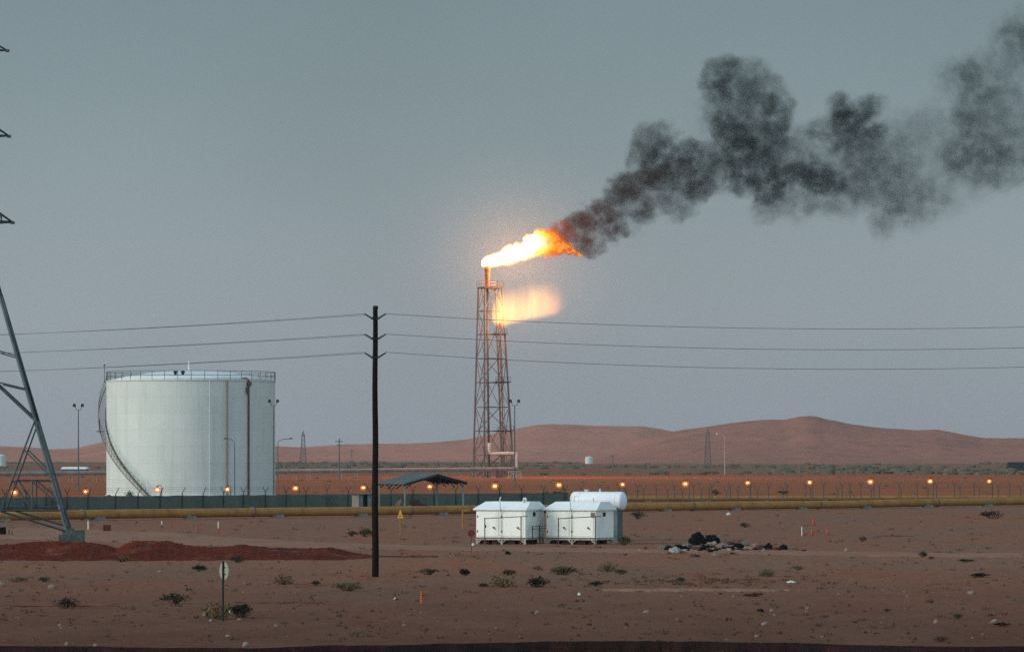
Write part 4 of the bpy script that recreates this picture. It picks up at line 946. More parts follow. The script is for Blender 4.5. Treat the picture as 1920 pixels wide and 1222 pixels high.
# ------------------------------------------------------------------ white cabins and the raised white vessel
KD = dep(1019.5); ks = KD / F; TH = R(24)
def cabin(px, label, vent):
    """px: photo column of the near (front right) wall corner"""
    W, Ld = 2.98, 2.55; ca, sa = math.cos(TH), math.sin(TH)
    q = P(px, 0, KD); q.z = gz(q.x, q.y)
    root = empty('white_cabin', q, -TH); tag(root, label, 'cabin', 'pair of white equipment cabins')
    # local frame: near corner at origin, front runs along -x, depth along +y
    zb, zt = .36, 1.88
    mb = MB(); mb.box((-W / 2, Ld / 2, (zb + zt) / 2), (W, Ld, zt - zb)); mb.build('wall', M['shed_w'], root)
    e = .14; x0, x1, y0, y1 = -W - e, e, -e, Ld + e; i, j, h = .42, .78, .47
    mb = MB(); mb.add([(x0, y0, zt), (x1, y0, zt), (x1, y1, zt), (x0, y1, zt), (x0, y0, zt + .07), (x1, y0, zt + .07), (x1, y1, zt + .07), (x0, y1, zt + .07),
                       (x0 + i, y0 + j, zt + h), (x1 - i * .25, y0 + j, zt + h), (x1 - i * .25, y1 - j, zt + h), (x0 + i, y1 - j, zt + h)],
                      [(3, 2, 1, 0), (0, 1, 5, 4), (1, 2, 6, 5), (2, 3, 7, 6), (3, 0, 4, 7), (4, 5, 9, 8), (5, 6, 10, 9), (6, 7, 11, 10), (7, 4, 8, 11), (8, 9, 10, 11)])
    mb.build('roof', M['shed_r'], root)
    mb = MB()
    for y in (.04, Ld - .04): mb.box((-W / 2, y, zb - .065), (W + .1, .1, .12))
    for x in (-W + .04, -W / 2, -.04): mb.box((x, Ld / 2, zb - .07), (.09, Ld - .12, .1))
    for y in (.04, Ld - .04):
        for x in (-W + .04, -W / 2 + .05, -.04):
            mb.box((x, y, (zb - .13) / 2 - .02), (.09, .09, zb - .09))
            for k in (-1, 1):
                if -W < x + k * .2 < 0: mb.bar((x + k * .02, y, .06), (x + k * .24, y, zb - .12), .05)
    mb.build('skid_frame', M['shed_frame'], root)
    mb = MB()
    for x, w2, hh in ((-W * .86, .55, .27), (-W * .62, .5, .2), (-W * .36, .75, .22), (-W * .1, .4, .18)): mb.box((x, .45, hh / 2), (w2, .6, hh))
    mb.box((-W * .5, Ld * .75, .14), (W * .85, .5, .26)); mb.build('shade_boxes', M['tarp_red'], root)  # dark boxes added to deepen the shade beneath; leftmost stands for a cabinet
    for x in (-W * .76, -W * .27):
        o = MB(); o.box((x, -.012, (zb + zt) / 2 - .02), (W * .44, .03, zt - zb - .22)); dr = o.build('door', M['shed_w'], root)
        o = MB(); o.bar((x + W * .12, -.05, zb + .55), (x + W * .16, -.05, zb + .47), .04); o.box((x + W * .12, -.045, zb + .57), (.1, .05, .06)); o.build('handle', M['dark'], dr)
        o = MB()
        for z in (zb + .35, zt - .35): o.box((x - W * .21, -.04, z), (.05, .03, .12))
        o.build('hinge', M['rust'], dr)
    mb = MB(); mb.box((.02, Ld * .46, zt - .23), (.05, .28, .22)); mb.build('vent', M['dark'], root)
    mb = MB(); mb.tube([(-W * .48, -.09, .1), (-W * .48, -.09, zt - .02), (-W * .48, -.20, zt + .02), (-W * .48, -.22, zt + .45)], .016, 6); mb.build('conduit', M['rust'], root)
    mb = MB(); mb.box((-W / 2, -.03, zb - .01), (W + .06, .05, .05)); mb.build('sill_strip', M['rust'], root)
    if vent:
        mb = MB(); mb.tube([(-.35, .55, zt + .3), (-.35, .55, zt + .55), (-.30, .50, zt + .64), (-.18, .4, zt + .66), (-.10, .33, zt + .6), (-.09, .32, zt + .5)], .055, 8); mb.build('gooseneck_vent', M['white'], root)
        mb = MB(); mb.tube([(-W * .62, .7, zt + .4), (-W * .62, .7, zt + .62), (-W * .6, .65, zt + .72)], .035, 6); mb.build('roof_pipe', M['white'], root)
        mb = MB()
        for z in (.85, 1.0): mb.bar((.3, .3, z), (.3, 2.4, z), .03)
        for y in (.3, 1.3, 2.4): mb.bar((.3, y, 0), (.3, y, 1.0), .04)
        mb.build('side_rail', M['dark'], root)
    else:
        mb = MB(); mb.box((-.18, -.04, zt - .24), (.2, .07, .26)); mb.build('wall_box', M['sack'], root)
        mb = MB(); mb.tube([(-.4, .6, zt + .4), (-.4, .6, zt + .68)], .04, 6); mb.tube([(-W * .55, .8, zt + .4), (-W * .55, .8, zt + .75), (-W * .5, .8, zt + .8)], .03, 6); mb.build('roof_pipe', M['white'], root)
    return root, q
cabin(985, 'left white cabin on legs, with a bent vent pipe on its roof', True)
cabin(1117, 'right white cabin on legs, in front of the white cylinder', False)
def barrier(pxa, pxb, label):
    a, b_ = P(pxa, 1023, dep(1023)), P(pxb, 1021, dep(1021)); a.z, b_.z = gz(a.x, a.y), gz(b_.x, b_.y)
    root = empty('pipe_barrier', a); tag(root, label, 'barrier', 'thin brown pipe frames before the cabins'); h = 1.5
    for q in (a, b_):
        mb = MB(); mb.tube([q + Vector((0, 0, -.1)), q + Vector((0, 0, h + .05))], .03, 8); mb.build('post', M['maroon'], root, off=a)
    mb = MB(); mb.tube([a + Vector((0, 0, h)), b_ + Vector((0, 0, h + .06)), b_ + Vector((.35, 1.2, h + .06))], .022, 8); mb.build('rail', M['rust'], root, off=a)
    if pxa < 1000:
        mb = MB(); mb.box(a + Vector((.04, -.03, h - .42)), (.08, .06, .14)); mb.build('switch_box', M['dark'], root, off=a)
barrier(909, 977, 'thin brown pipe frame standing before the left cabin')
barrier(1047, 1116, 'thin brown pipe frame standing before the right cabin')
def vessel():
    d = 247.0; s = d / F; b = P(1122, 0, d); b.z = gz(b.x, b.y); root = empty('white_vessel', b, -TH)
    tag(root, 'horizontal white cylindrical vessel with domed ends raised behind the right cabin', 'vessel')
    zc = CAMH - (938.5 - HZ) * s - b.z; r = 17.2 * s; L = 2.95
    mb = MB(); prof = [(r * math.sin(a), -L / 2 - r * .45 * math.cos(a)) for a in [math.pi / 2 * i / 6 for i in range(1, 7)]]
    prof += [(r, L / 2)] + [(r * math.cos(a), L / 2 + r * .45 * math.sin(a)) for a in [math.pi / 2 * i / 6 for i in range(1, 6)]]
    mb.lathe(prof, 40); mb.v = [(z, y, zc + x) for x, y, z in mb.v]; mb.f = [tuple(reversed(f)) for f in mb.f]
    mb.build('barrel', M['white_tank'], root, smooth=True)
    for x in (-L * .36, L * .40):
        mb = MB(); mb.box((x, 0, (zc - r * .7) / 2), (.34, r * 1.5, zc - r * .7 + .1)); mb.build('saddle', M['galv'], root)
    for x in (-L * .36, L * .40):
        mb = MB(); mb.v = []; mb.lathe([(r + .012, -.03), (r + .012, .03)], 40); mb.v = [(x + z, y, zc + q) for q, y, z in mb.v]; mb.build('strap', M['white_tank'], root)
    mb = MB(); mb.lathe([(.10, 0), (.10, .1), (.15, .1), (.15, .15)], 12, (-L * .25, 0, zc + r - .03)); mb.lathe([(.05, 0), (.05, .2)], 8, (.1, 0, zc + r - .03)); mb.build('manhole', M['white'], root)
    mb = MB(); mb.tube([(-L / 2 - .1, -r - .04, .1), (-L / 2 - .1, -r - .04, zc + .35)], .025, 6); mb.build('gauge_pipe', M['dark'], root)
vessel()

# ------------------------------------------------------------------ gabled sunshade, booth and covered heap behind the pipeline
def sunshade():
    D = 386.0; s = D / F; root_p = P(790, 0, D); root_p.z = gz(root_p.x, root_p.y); root = empty('sunshade', root_p)
    tag(root, 'open gabled sunshade with a grey-green roof on slim posts', 'shelter')
    u = Vector((-54 * s, 5.0, 0)); v = Vector((5.0, 54 * s, 0)).normalized()
    apex = P(820, 888, D) - root_p; el = apex - v * 3.35 + Vector((0, 0, -(906 - 888.5) * s)); er = apex + v * 3.05 + Vector((0, 0, -(903.5 - 888) * s))
    th = Vector((0, 0, -.09))
    mb = MB(); mb.add([el, apex, apex + u, el + u, el + th, apex + th, apex + u + th, el + u + th], [(0, 1, 2, 3), (7, 6, 5, 4), (0, 4, 5, 1), (1, 5, 6, 2), (2, 6, 7, 3), (3, 7, 4, 0)]); mb.build('roof_sheet', M['canopy'], root)
    mb = MB(); g_ = Vector((.012, 0, 0)); mb.add([apex + g_, er, er + u, apex + u + g_, apex + th + g_, er + th, er + u + th, apex + u + th + g_], [(0, 1, 2, 3), (7, 6, 5, 4), (0, 4, 5, 1), (1, 5, 6, 2), (2, 6, 7, 3), (3, 7, 4, 0)]); mb.build('roof_sheet', M['canopy_under'], root)  # right slope near-black: the underside's shade is put into the sheet colour
    mb = MB()
    for k in (.02, .34, .66, .98):
        o = u * k + Vector((0, 0, -.19)); mb.bar(el + o, apex + o, .15); mb.bar(apex + o, er + o, .15)
        mb.bar(el.lerp(apex, .28) + o, el.lerp(apex, .05) + o + Vector((0, 0, -.34)), .09); mb.bar(er.lerp(apex, .3) + o, er.lerp(apex, .11) + o + Vector((0, 0, -.34)), .09)
    for k in (.15, .5, .85):
        mb.bar(el.lerp(apex, k) + Vector((0, 0, -.12)), el.lerp(apex, k) + u + Vector((0, 0, -.12)), .09); mb.bar(er.lerp(apex, k) + Vector((0, 0, -.12)), er.lerp(apex, k) + u + Vector((0, 0, -.12)), .09)
    mb.build('rafters', M['canopy_under'], root)
    for e, w_ in ((el + v * .15, .14), (er - v * .35, .17)):
        for k in (.03, .97):
            q = e + u * k; mb = MB(); mb.box((q.x, q.y, (q.z - .2) / 2 - .05), (w_, w_, q.z - .1), 0); mb.build('post', M['canopy_leg'], root)
sunshade()
def booth():
    q = P(678, 0, 386); q.z = gz(q.x, q.y); s = 386 / F; root = empty('guard_booth', q, R(0)); tag(root, 'small tan booth with a dark open doorway just left of the timber pole', 'booth')
    W, H, Dp = 36 * s, 1.30, 1.4
    mb = MB(); t_ = .08
    mb.box((-W / 2 + 6.5 * s, 0, H / 2), (13 * s, t_, H)); mb.box((-W / 2 + t_ / 2, Dp / 2 + t_ / 2, H / 2), (t_, Dp, H)); mb.box((0, Dp + t_ * 1.5 + .002, H / 2), (W, t_, H)); mb.box((W / 2 - t_ / 2, Dp / 2 + t_ / 2, H / 2), (t_, Dp, H))
    mb.build('wall', M['booth'], root)
    mb = MB(); mb.box((-W / 2 + 17 * s, .01, H / 2), (7.6 * s, .05, H - .02)); mb.box((W / 2 - 3.5 * s, .01, H / 2), (7 * s, .05, H - .02)); mb.build('side_panel', M['galv'], root)
    mb = MB(); mb.box((.02, Dp * .5, H + .05), (W + .25, Dp + .4, .10)); mb.build('roof', M['rust'], root)
    mb = MB(); mb.box((W / 2 - 9.5 * s, .3, H / 2 - .03), (4.2 * s, .04, H - .12), .5); mb.build('door', M['booth_dark'], root)
booth()
def heap(px, py, w_, h, mat, name, label, cat, seed, d=None, amp=.25, group=None, n=12):
    q = G(px, py) if d is None else P(px, 0, d)
    q.z = gz(q.x, q.y); s = q.y / F; mb = MB(); mb.blob((q.x, q.y, q.z + h * s * .22), (w_ * s, w_ * s * .7, h * s * 1.45), amp, 1.7, seed, n, flat=-.5)
    o = mb.build(name, M[mat], off=q); tag(o, label, cat, group); return o
q = P(785, 0, 387); q.z = gz(q.x, q.y)
def covered():
    root = empty('covered_machine', q); tag(root, 'low machine under a dark red cover beneath the sunshade', 'machine')
    mb = MB(); mb.add([(-.85, -.5, 0), (.95, -.5, 0), (.95, .5, 0), (-.85, .5, 0), (-.8, -.45, .75), (-.05, -.45, .82), (.2, -.45, .45), (.92, -.45, .22), (-.8, .45, .75), (-.05, .45, .82), (.2, .45, .45), (.92, .45, .22)],
                      [(3, 2, 1, 0), (0, 1, 7, 6, 5, 4), (2, 3, 8, 9, 10, 11), (4, 5, 9, 8), (5, 6, 10, 9), (6, 7, 11, 10), (1, 2, 11, 7), (3, 0, 4, 8)]); mb.build('cover', M['tarp_red'], root)
    for x in (-.55, .6):
        mb = MB(); mb.tube([(x, -.56, .16), (x, .56, .16)], .2, 14); mb.build('wheel', M['dark'], root)
covered()
heap(750, 950, 17, 16, 'sack', 'sand_bag', 'tan sack under the left end of the sunshade', 'sack', 4, 388)
# far small buildings and vessels
def small_tank(px, ytop, ybot, wpx, d, label):
    b = P(px, ybot, d); s = d / F; root = empty('water_tank', b); tag(root, label, 'tank', 'small distant tanks'); r, h = wpx / 2 * s, (ybot - ytop) * s
    mb = MB(); mb.lathe([(r, -8), (r, h)], 24); mb.build('shell', M['tank'], root); mb = MB(); mb.lathe([(r * 1.03, h), (r * .5, h + r * .18), (.05, h + r * .25)], 24); mb.build('roof', M['tank_roof'], root)
small_tank(1104.5, 857, 866, 15, 2100, 'small grey-white tank far out on the plain right of the flare tower')
small_tank(1, 854, 873, 20, 1500, 'distant grey-white tank at the left edge behind the pylon')
def low_building(x0, x1, y0, y1, d, label, wm, rm):
    s = d / F; b = P((x0 + x1) / 2, 0, d); b.z = gz(b.x, b.y); root = empty('low_building', b); tag(root, label, 'building'); w_ = (x1 - x0) * s; zt, zb = CAMH - (y0 - HZ) * s - b.z, CAMH - (y1 - HZ) * s - b.z
    mb = MB(); mb.box((0, 4, zb / 2 + .0), (w_ * .94, 8, zb)); mb.build('wall', wm, root)
    mb = MB(); mb.add([(-w_ / 2, 0, zb), (w_ / 2, 0, zb), (w_ / 2, 8, zb), (-w_ / 2, 8, zb), (-w_ * .46, 2.5, zt), (w_ * .46, 2.5, zt), (w_ * .46, 5.5, zt), (-w_ * .46, 5.5, zt)], [(3, 2, 1, 0), (0, 1, 5, 4), (1, 2, 6, 5), (2, 3, 7, 6), (3, 0, 4, 7), (4, 5, 6, 7)]); mb.build('roof', rm, root)
    for k in range(4):
        mb = MB(); mb.box((w_ * (-.35 + .23 * k), -.01, zb * .5), (w_ * .1, .06, zb * .4)); mb.build('window', M['booth_dark'], root)
low_building(113, 162, 875, 879, 1050, 'long low building with a white roof far behind the pylon', M['maroon'], M['shed_r'])
low_building(1891, 1945, 866, 881, 1250, 'dark blocky building far off at the right edge', M['galv_dark'], M['dark'])
def far_pylon(px, yt, yb, wpx, d, label):
    s = d / F; b = P(px, yb, d); root = empty('distant_pylon', b); tag(root, label, 'pylon', 'distant lattice pylons'); h = (yb - yt) * s; w0 = wpx / 2 * s
    hwf = lambda z: interp([(0, w0), (h * .62, w0 * .5), (h * .82, w0 * .4), (h, .08)], z)
    for sx, sy in ((-1, -1), (1, -1), (1, 1), (-1, 1)):
        mb = MB(); mb.tube([(sx * hwf(z), sy * hwf(z), z) for z in (-1, h * .62, h * .82, h)], .14, 4); mb.build('leg', M['far_steel'], root)
    mb = MB(); zs = [h * k / 9 for k in range(9)] + [h * .93]
    for z0, z1 in zip(zs, zs[1:]):
        for sx, sy, tx, ty in ((-1, -1, 1, -1), (1, -1, 1, 1), (1, 1, -1, 1), (-1, 1, -1, -1)):
            a, c_ = hwf(z0), hwf(z1); mb.bar((sx * a, sy * a, z0), (tx * c_, ty * c_, z1), .10); mb.bar((tx * a, ty * a, z0), (sx * c_, sy * c_, z1), .10); mb.bar((sx * c_, sy * c_, z1), (tx * c_, ty * c_, z1), .09)
    mb.build('bracing', M['far_steel'], root)
    for k in (.66, .76, .86):
        mb = MB()
        for q in (-1, 1):
            for sy in (-1, 1): mb.bar((q * hwf(h * k), sy * hwf(h * k), h * k), (q * w0 * .55, 0, h * k), .12); mb.bar((q * hwf(h * k), sy * hwf(h * k), h * k + h * .04), (q * w0 * .55, 0, h * k), .1)
        mb.build('cross_arm', M['far_steel'], root)
far_pylon(568.5, 808, 872, 13, 1500, 'distant lattice pylon between the storage tank and the timber pole')
far_pylon(1327, 803, 882, 15, 1350, 'distant lattice pylon in front of the right-hand hills')
def far_pole(px, yt, yb, d, label):
    s = d / F; b = P(px, yb, d); root = empty('distant_pole', b); tag(root, label, 'pole', 'distant poles on the plain'); h = (yb - yt) * s
    mb = MB(); mb.tube([(0, 0, -1), (0, 0, h)], [.16, .11], 6); mb.build('pole', M['far_steel'], root)
    mb = MB(); mb.bar((-.7, 0, h * .93), (.7, 0, h * .93), .14); mb.bar((-.5, 0, h * .85), (.5, 0, h * .85), .1); mb.build('cross_arm', M['far_steel'], root)
far_pole(636, 822, 900, 760, 'thin dark pole rising over the hills left of the timber pole')
far_pole(659.5, 842, 876, 1400, 'short faint pole on the plain just left of the timber pole')
far_pole(1149, 853, 880, 1200, 'short faint pole on the plain above the cylinder')
far_pole(1216, 866, 900, 900, 'short faint pole on the plain right of the cylinder')

# ------------------------------------------------------------------ signs, stakes, markers
def oval_sign():
    b = G(420, 1165); s = b.y / F; root = empty('round_sign', b, R(-56)); tag(root, 'round pale sign seen from behind at an angle on a dark post', 'sign'); H = (1165 - 1052) * s
    mb = MB(); mb.tube([(0, -.034, -.2), (0, -.034, H)], .028, 8); mb.build('post', M['dark'], root)
    mb = MB(); r = 17.0 * s; zc = (1165 - 1070.5) * s; mb.lathe([(r, -.006), (r, .006)], 40); mb.v = [(x, z + .004, zc + y) for x, y, z in mb.v]; mb.build('disc', M['sign_back'], root)
    mb = MB(); mb.bar((-.1, .0, zc + .1), (.1, .0, zc + .1), .03); mb.bar((-.1, .0, zc - .1), (.1, .0, zc - .1), .03); mb.build('clip', M['dark'], root)
oval_sign()
def red_sign():
    b = G(883.5, 1036); s = b.y / F; root = empty('round_sign', b, R(-8)); tag(root, 'small round dark red sign on a thin pole left of the cabins', 'sign')
    mb = MB(); mb.tube([(0, .03, -.1), (0, .03, 40 * s)], .018, 8); mb.build('post', M['galv_dark'], root)
    mb = MB(); r = 6.6 * s; zc = 37 * s; mb.lathe([(r, -.008), (r, .008)], 24); mb.v = [(x, z, zc + y) for x, y, z in mb.v]; mb.build('disc', M['sign_red'], root)
    mb = MB(); mb.box((.02, -.011, zc + .02), (.08, .004, .035), 0); mb.build('emblem', M['red'], root)
red_sign()
def tri_sign():
    b = G(750.5, 1005); s = b.y / F; root = empty('warning_sign', b, R(-6)); tag(root, 'small yellow triangular warning sign on a thin yellow post before the pipeline', 'sign')
    mb = MB(); mb.tube([(0, .02, -.1), (0, .02, 40 * s)], .032, 8); mb.build('post', M['yellow_d'], root)
    z0, z1, w_ = 33 * s, 49 * s, 5.8 * s
    mb = MB(); mb.add([(-w_, -.012, z0), (w_, -.012, z0), (.015, -.012, z1), (-.015, -.012, z1), (-w_, .0, z0), (w_, .0, z0), (.015, .0, z1), (-.015, .0, z1)], [(0, 1, 2, 3), (7, 6, 5, 4), (0, 4, 5, 1), (1, 5, 6, 2), (2, 6, 7, 3), (3, 7, 4, 0)]); mb.build('panel', M['yellow'], root)
    mb = MB(); k = .42; zc = z0 + (z1 - z0) * .33; mb.add([(-w_ * k, -.016, zc - .06), (w_ * k, -.016, zc - .06), (0, -.016, zc + .10)], [(0, 1, 2)]); mb.build('emblem', M['yellow_d'], root)
tri_sign()
def stake(px, yb, hpx, r, mats, name, label, cat, group=None, rib=False, arm=0):
    b = G(px, yb); s = b.y / F; root = empty(name, b); tag(root, label, cat, group); H = hpx * s
    if len(mats) == 2:
        mb = MB(); mb.tube([(0, 0, -.1), (0, 0, H * .5)], r, 8); mb.build('lower_band', M[mats[0]], root); mb = MB(); mb.tube([(0, 0, H * .5), (0, 0, H)], r, 8); mb.build('upper_band', M[mats[1]], root)
    else:
        mb = MB(); n = 13; mb.tube([(0, 0, -.1)] + [(0, 0, H * i / n) for i in range(n + 1)], [r] + [r * (1 if not rib or i % 2 else .78) for i in range(n + 1)], 10); mb.build('post', M[mats[0]], root)
    if arm: mb = MB(); mb.bar((0, 0, H * .97), (arm * s, 0, H * .98), r * 2); mb.build('arm', M[mats[0]], root)
stake(790.5, 1131, 25, .045, ['orange'], 'marker_post', 'short ribbed orange marker post standing in the open sand right of the timber pole', 'marker', rib=True)
stake(867.5, 992, 36, .05, ['yellow_d'], 'marker_post', 'slim ochre post left of the left cabin, topped by a short arm', 'marker', arm=14)
stake(165.5, 992, 16, .045, ['white'], 'marker_stake', 'white stake right of the pylon foot', 'stake', 'low survey stakes before the pipeline')
stake(303.5, 990, 14, .035, ['rock_dark', 'white'], 'marker_stake', 'grey-topped stake left of the plain red one', 'stake', 'low survey stakes before the pipeline')
stake(322, 991, 13, .035, ['red'], 'marker_stake', 'all red stake between two two-coloured ones', 'stake', 'low survey stakes before the pipeline')
stake(369.5, 998, 11, .04, ['red', 'orange'], 'marker_stake', 'shortest stake, orange over red, nearest the dirt track', 'stake', 'low survey stakes before the pipeline')
stake(409.5, 1002, 24, .04, ['red', 'white'], 'marker_stake', 'tallest stake, white above and red below', 'stake', 'low survey stakes before the pipeline')
stake(1503.5, 1005, 18, .03, ['white'], 'marker_stake', 'thin white stake left of the red cones', 'stake')
def cone(px, yb, hpx, label):
    b = G(px, yb); s = b.y / F; root = empty('traffic_cone', b); tag(root, label, 'cone', 'red cones right of the rubbish heap'); H = hpx * s
    mb = MB(); mb.box((0, 0, .03), (H * .52, H * .52, .06)); mb.build('foot', M['red'], root)
    mb = MB(); mb.lathe([(H * .19, .06), (H * .13, H * .45), (H * .06, H)], 14); mb.build('body', M['red'], root); mb = MB(); mb.lathe([(H * .128 + .006, H * .5), (H * .10 + .006, H * .7)], 14); mb.build('band', M['sack'], root)
cone(1525.5, 984, 16, 'farthest of three red cones, nearest the pipeline'); cone(1522.5, 1004, 15, 'red cone just right of the thin white stake'); cone(1551.5, 1003, 14, 'rightmost of three red cones')
def crate():
    b = G(200, 996.5); s = b.y / F; root = empty('wooden_crate', b, R(12)); tag(root, 'small reddish brown crate on the pale track behind the sand bank', 'crate'); w_, h = 14 * s, 13 * s
    mb = MB(); mb.box((0, 0, h / 2), (w_ * .94, w_ * .8, h * .94)); mb.build('body', M['wood_red'], root); mb = MB()
    for z in (.1, .5, .9): mb.box((0, -w_ * .42, h * z), (w_, .03, h * .12))
    for x in (-.46, .46): mb.box((x * w_, -w_ * .45, h / 2), (w_ * .1, .03, h))
    mb.build('batten', M['wood_red'], root)
crate()
def drum():
    b = G(4, 1002); s = b.y / F; root = empty('oil_drum', b); tag(root, 'black drum half cut off by the left picture edge', 'drum'); r, h = 7.5 * s, 15 * s
    mb = MB(); mb.lathe([(r, 0), (r, h * .32), (r * 1.05, h * .34), (r, h * .36), (r, h * .64), (r * 1.05, h * .66), (r, h * .68), (r, h), (r * .92, h - .02)], 20); mb.build('body', M['bag'], root)
    mb = MB(); mb.lathe([(.04, 0), (.04, .03)], 8, (r * .5, 0, h - .015)); mb.build('bung', M['dark'], root)
drum()
stake(17, 1003, 10, .03, ['dark'], 'marker_stake', 'left of two short dark stubs beside the black drum', 'stake'); stake(22.5, 1003, 8, .03, ['dark'], 'marker_stake', 'right of two short dark stubs beside the black drum', 'stake')

# ------------------------------------------------------------------ rubbish heap
rl = random.Random(8); mb = MB()
for _ in range(260):
    lx = rl.gauss(1350, 62); ly = 1031 + rl.gauss(0, 3.2); q = G(lx, ly); q.z += max(0, .35 * (1 - abs(lx - 1335) / 60)) * rl.random(); z_ = rl.uniform(.04, .14)
    mb.blob(q, (z_ * 2.4, z_ * 2, z_ * 1.3), .5, 1.5, rl.random() * 9, 4, rl.choice([0, 0, 0, 3, 3, 1, 2]))
o = mb.build('litter', [M['bag'], M['sheet'], M['sack'], M['rock_dark']]); tag(o, kind='stuff')
RUB = [(1309, 1021, 30, 27, 'bag', 'rubbish_bag', 'biggest black bag, at the top left of the rubbish heap'), (1335, 1019, 26, 21, 'bag', 'rubbish_bag', 'black bag leaning on the right side of the biggest one'), (1273, 1031, 26, 14, 'bag', 'rubbish_bag', 'black bag behind the torn white sheet at the left of the heap'),
       (1254, 1033, 18, 10, 'bag', 'rubbish_bag', 'flat black bag at the far left end of the heap'), (1290, 1024, 16, 8, 'rag', 'rag', 'greyish rag left of the biggest black bag'), (1244, 1032, 20, 11, 'rag', 'rag', 'dull green cloth at the left tip of the heap'),
       (1265, 1036, 20, 12, 'sheet', 'plastic_sheet', 'torn whitish sheet at the front left of the heap'), (1281, 1027, 12, 8, 'sheet', 'plastic_sheet', 'small pale scrap above the torn sheet'), (1354, 1030, 26, 13, 'sack', 'sack', 'pale tan sack below the black bags'),
       (1332, 1029, 18, 10, 'sack', 'sack', 'smaller tan sack left of the pale one'), (1356, 1027, 18, 12, 'rag', 'rag', 'grey-green cloth crumpled on the pale tan sack'), (1362, 1033, 16, 6, 'sheet', 'plastic_sheet', 'whitish sheet lying in front of the tan sack'),
       (1302, 1032, 16, 6, 'rock_dark', 'earth_clod', 'brown clod in front of the biggest bag'), (1326, 1033, 14, 6, 'rock_dark', 'earth_clod', 'brown clod in front of the smaller tan sack'), (1370, 1020, 18, 7, 'rock_dark', 'earth_clod', 'long dark clod on the slope right of the bags'), (1384, 1029, 22, 12, 'bag', 'rubbish_bag', 'black bag at the middle of the heap right of the sacks'),
       (1396, 1023, 16, 9, 'rag', 'rag', 'dark greenish cloth beside the middle black bag'), (1404, 1030, 22, 7, 'sack', 'sack', 'flattened brown sack right of the middle black bag'), (1416, 1024, 12, 7, 'sack', 'sack', 'small pinkish tan sack by itself in the right half'), (1425, 1028, 18, 8, 'rock_dark', 'earth_clod', 'reddish clod left of the two lone black bags'),
       (1441, 1029, 15, 12, 'bag', 'rubbish_bag', 'left one of the two lone black bags at the right end'), (1455, 1030, 14, 5, 'rock_dark', 'earth_clod', 'flat clod between the two lone black bags'), (1469, 1031, 16, 12, 'bag', 'rubbish_bag', 'right one of the two lone black bags at the right end'), (1484, 1031, 10, 7, 'rag', 'rag', 'little grey rag at the right tip of the heap')]
for i, (x, y, w_, h, mt, nm, lab) in enumerate(RUB): heap(x, y, w_, h * .88, mt, nm, lab, {'rubbish_bag': 'bag', 'plastic_sheet': 'sheet', 'earth_clod': 'clod'}.get(nm, nm), i + 1, None, .42, 'dumped rubbish heap', 12)
heap(1303, 1043, 18, 5, 'rock_dark', 'earth_clod', 'flat dark clod on the track below the rubbish heap', 'clod', 31, None, .5); heap(952, 1038, 11, 6, 'bag', 'rubbish_bag', 'lone black scrap in the sand below the left cabin', 'bag', 40, None, .3)

# ------------------------------------------------------------------ shrubs one can tell apart
def shrub_mesh(kind, seed, up):
    rnd = random.Random(seed); mb = MB(); n = {'low': 260, 'mid': 320, 'tall': 260, 'flat': 240}[kind]
    for _ in range(26):
        a = rnd.uniform(0, 6.28); q = rnd.random() ** .5 * .42; tip = Vector((q * math.cos(a) * 1.1, q * math.sin(a) * .9, rnd.uniform(.3, .8) * (1 - q * .8)))
        mb.bar((tip.x * .2, tip.y * .2, -.05), tip, .012, 1)
    lobes = [(rnd.uniform(-.28, .28), rnd.uniform(-.25, .25), rnd.uniform(.5, 1.0), rnd.uniform(.16, .27)) for _ in range(7)]
    for _ in range(n):
        if kind == 'tall':
            a = rnd.uniform(0, 6.28); q = rnd.random() ** .6 * .46; c_ = Vector((q * math.cos(a), q * math.sin(a), rnd.random() ** 1.3 * (1 - q * .7)))
        else:
            lx, ly, lz, lr = rnd.choice(lobes); u_ = Vector((rnd.gauss(0, 1), rnd.gauss(0, 1), rnd.gauss(0, 1))).normalized() * lr * rnd.random() ** .35
            c_ = Vector((lx, ly, lz * .55)) + u_; c_.z = abs(c_.z) * (1.1 - .5 * min(1, c_.xy.length / .5))
        ln = rnd.uniform(.10, .20) if kind != 'low' else rnd.uniform(.07, .14)
        dr = (Vector((c_.x, c_.y, .15 + up)) + Vector((rnd.gauss(0, .35), rnd.gauss(0, .35), rnd.gauss(0, .3)))).normalized(); sd_ = dr.cross(Vector((rnd.gauss(0, 1), rnd.gauss(0, 1), rnd.gauss(0, 1)))).normalized() * ln * .22
        mb.add([c_, c_ + dr * ln * .5 + sd_, c_ + dr * ln, c_ + dr * ln * .5 - sd_], [(0, 1, 2, 3)], 0)
    return mb
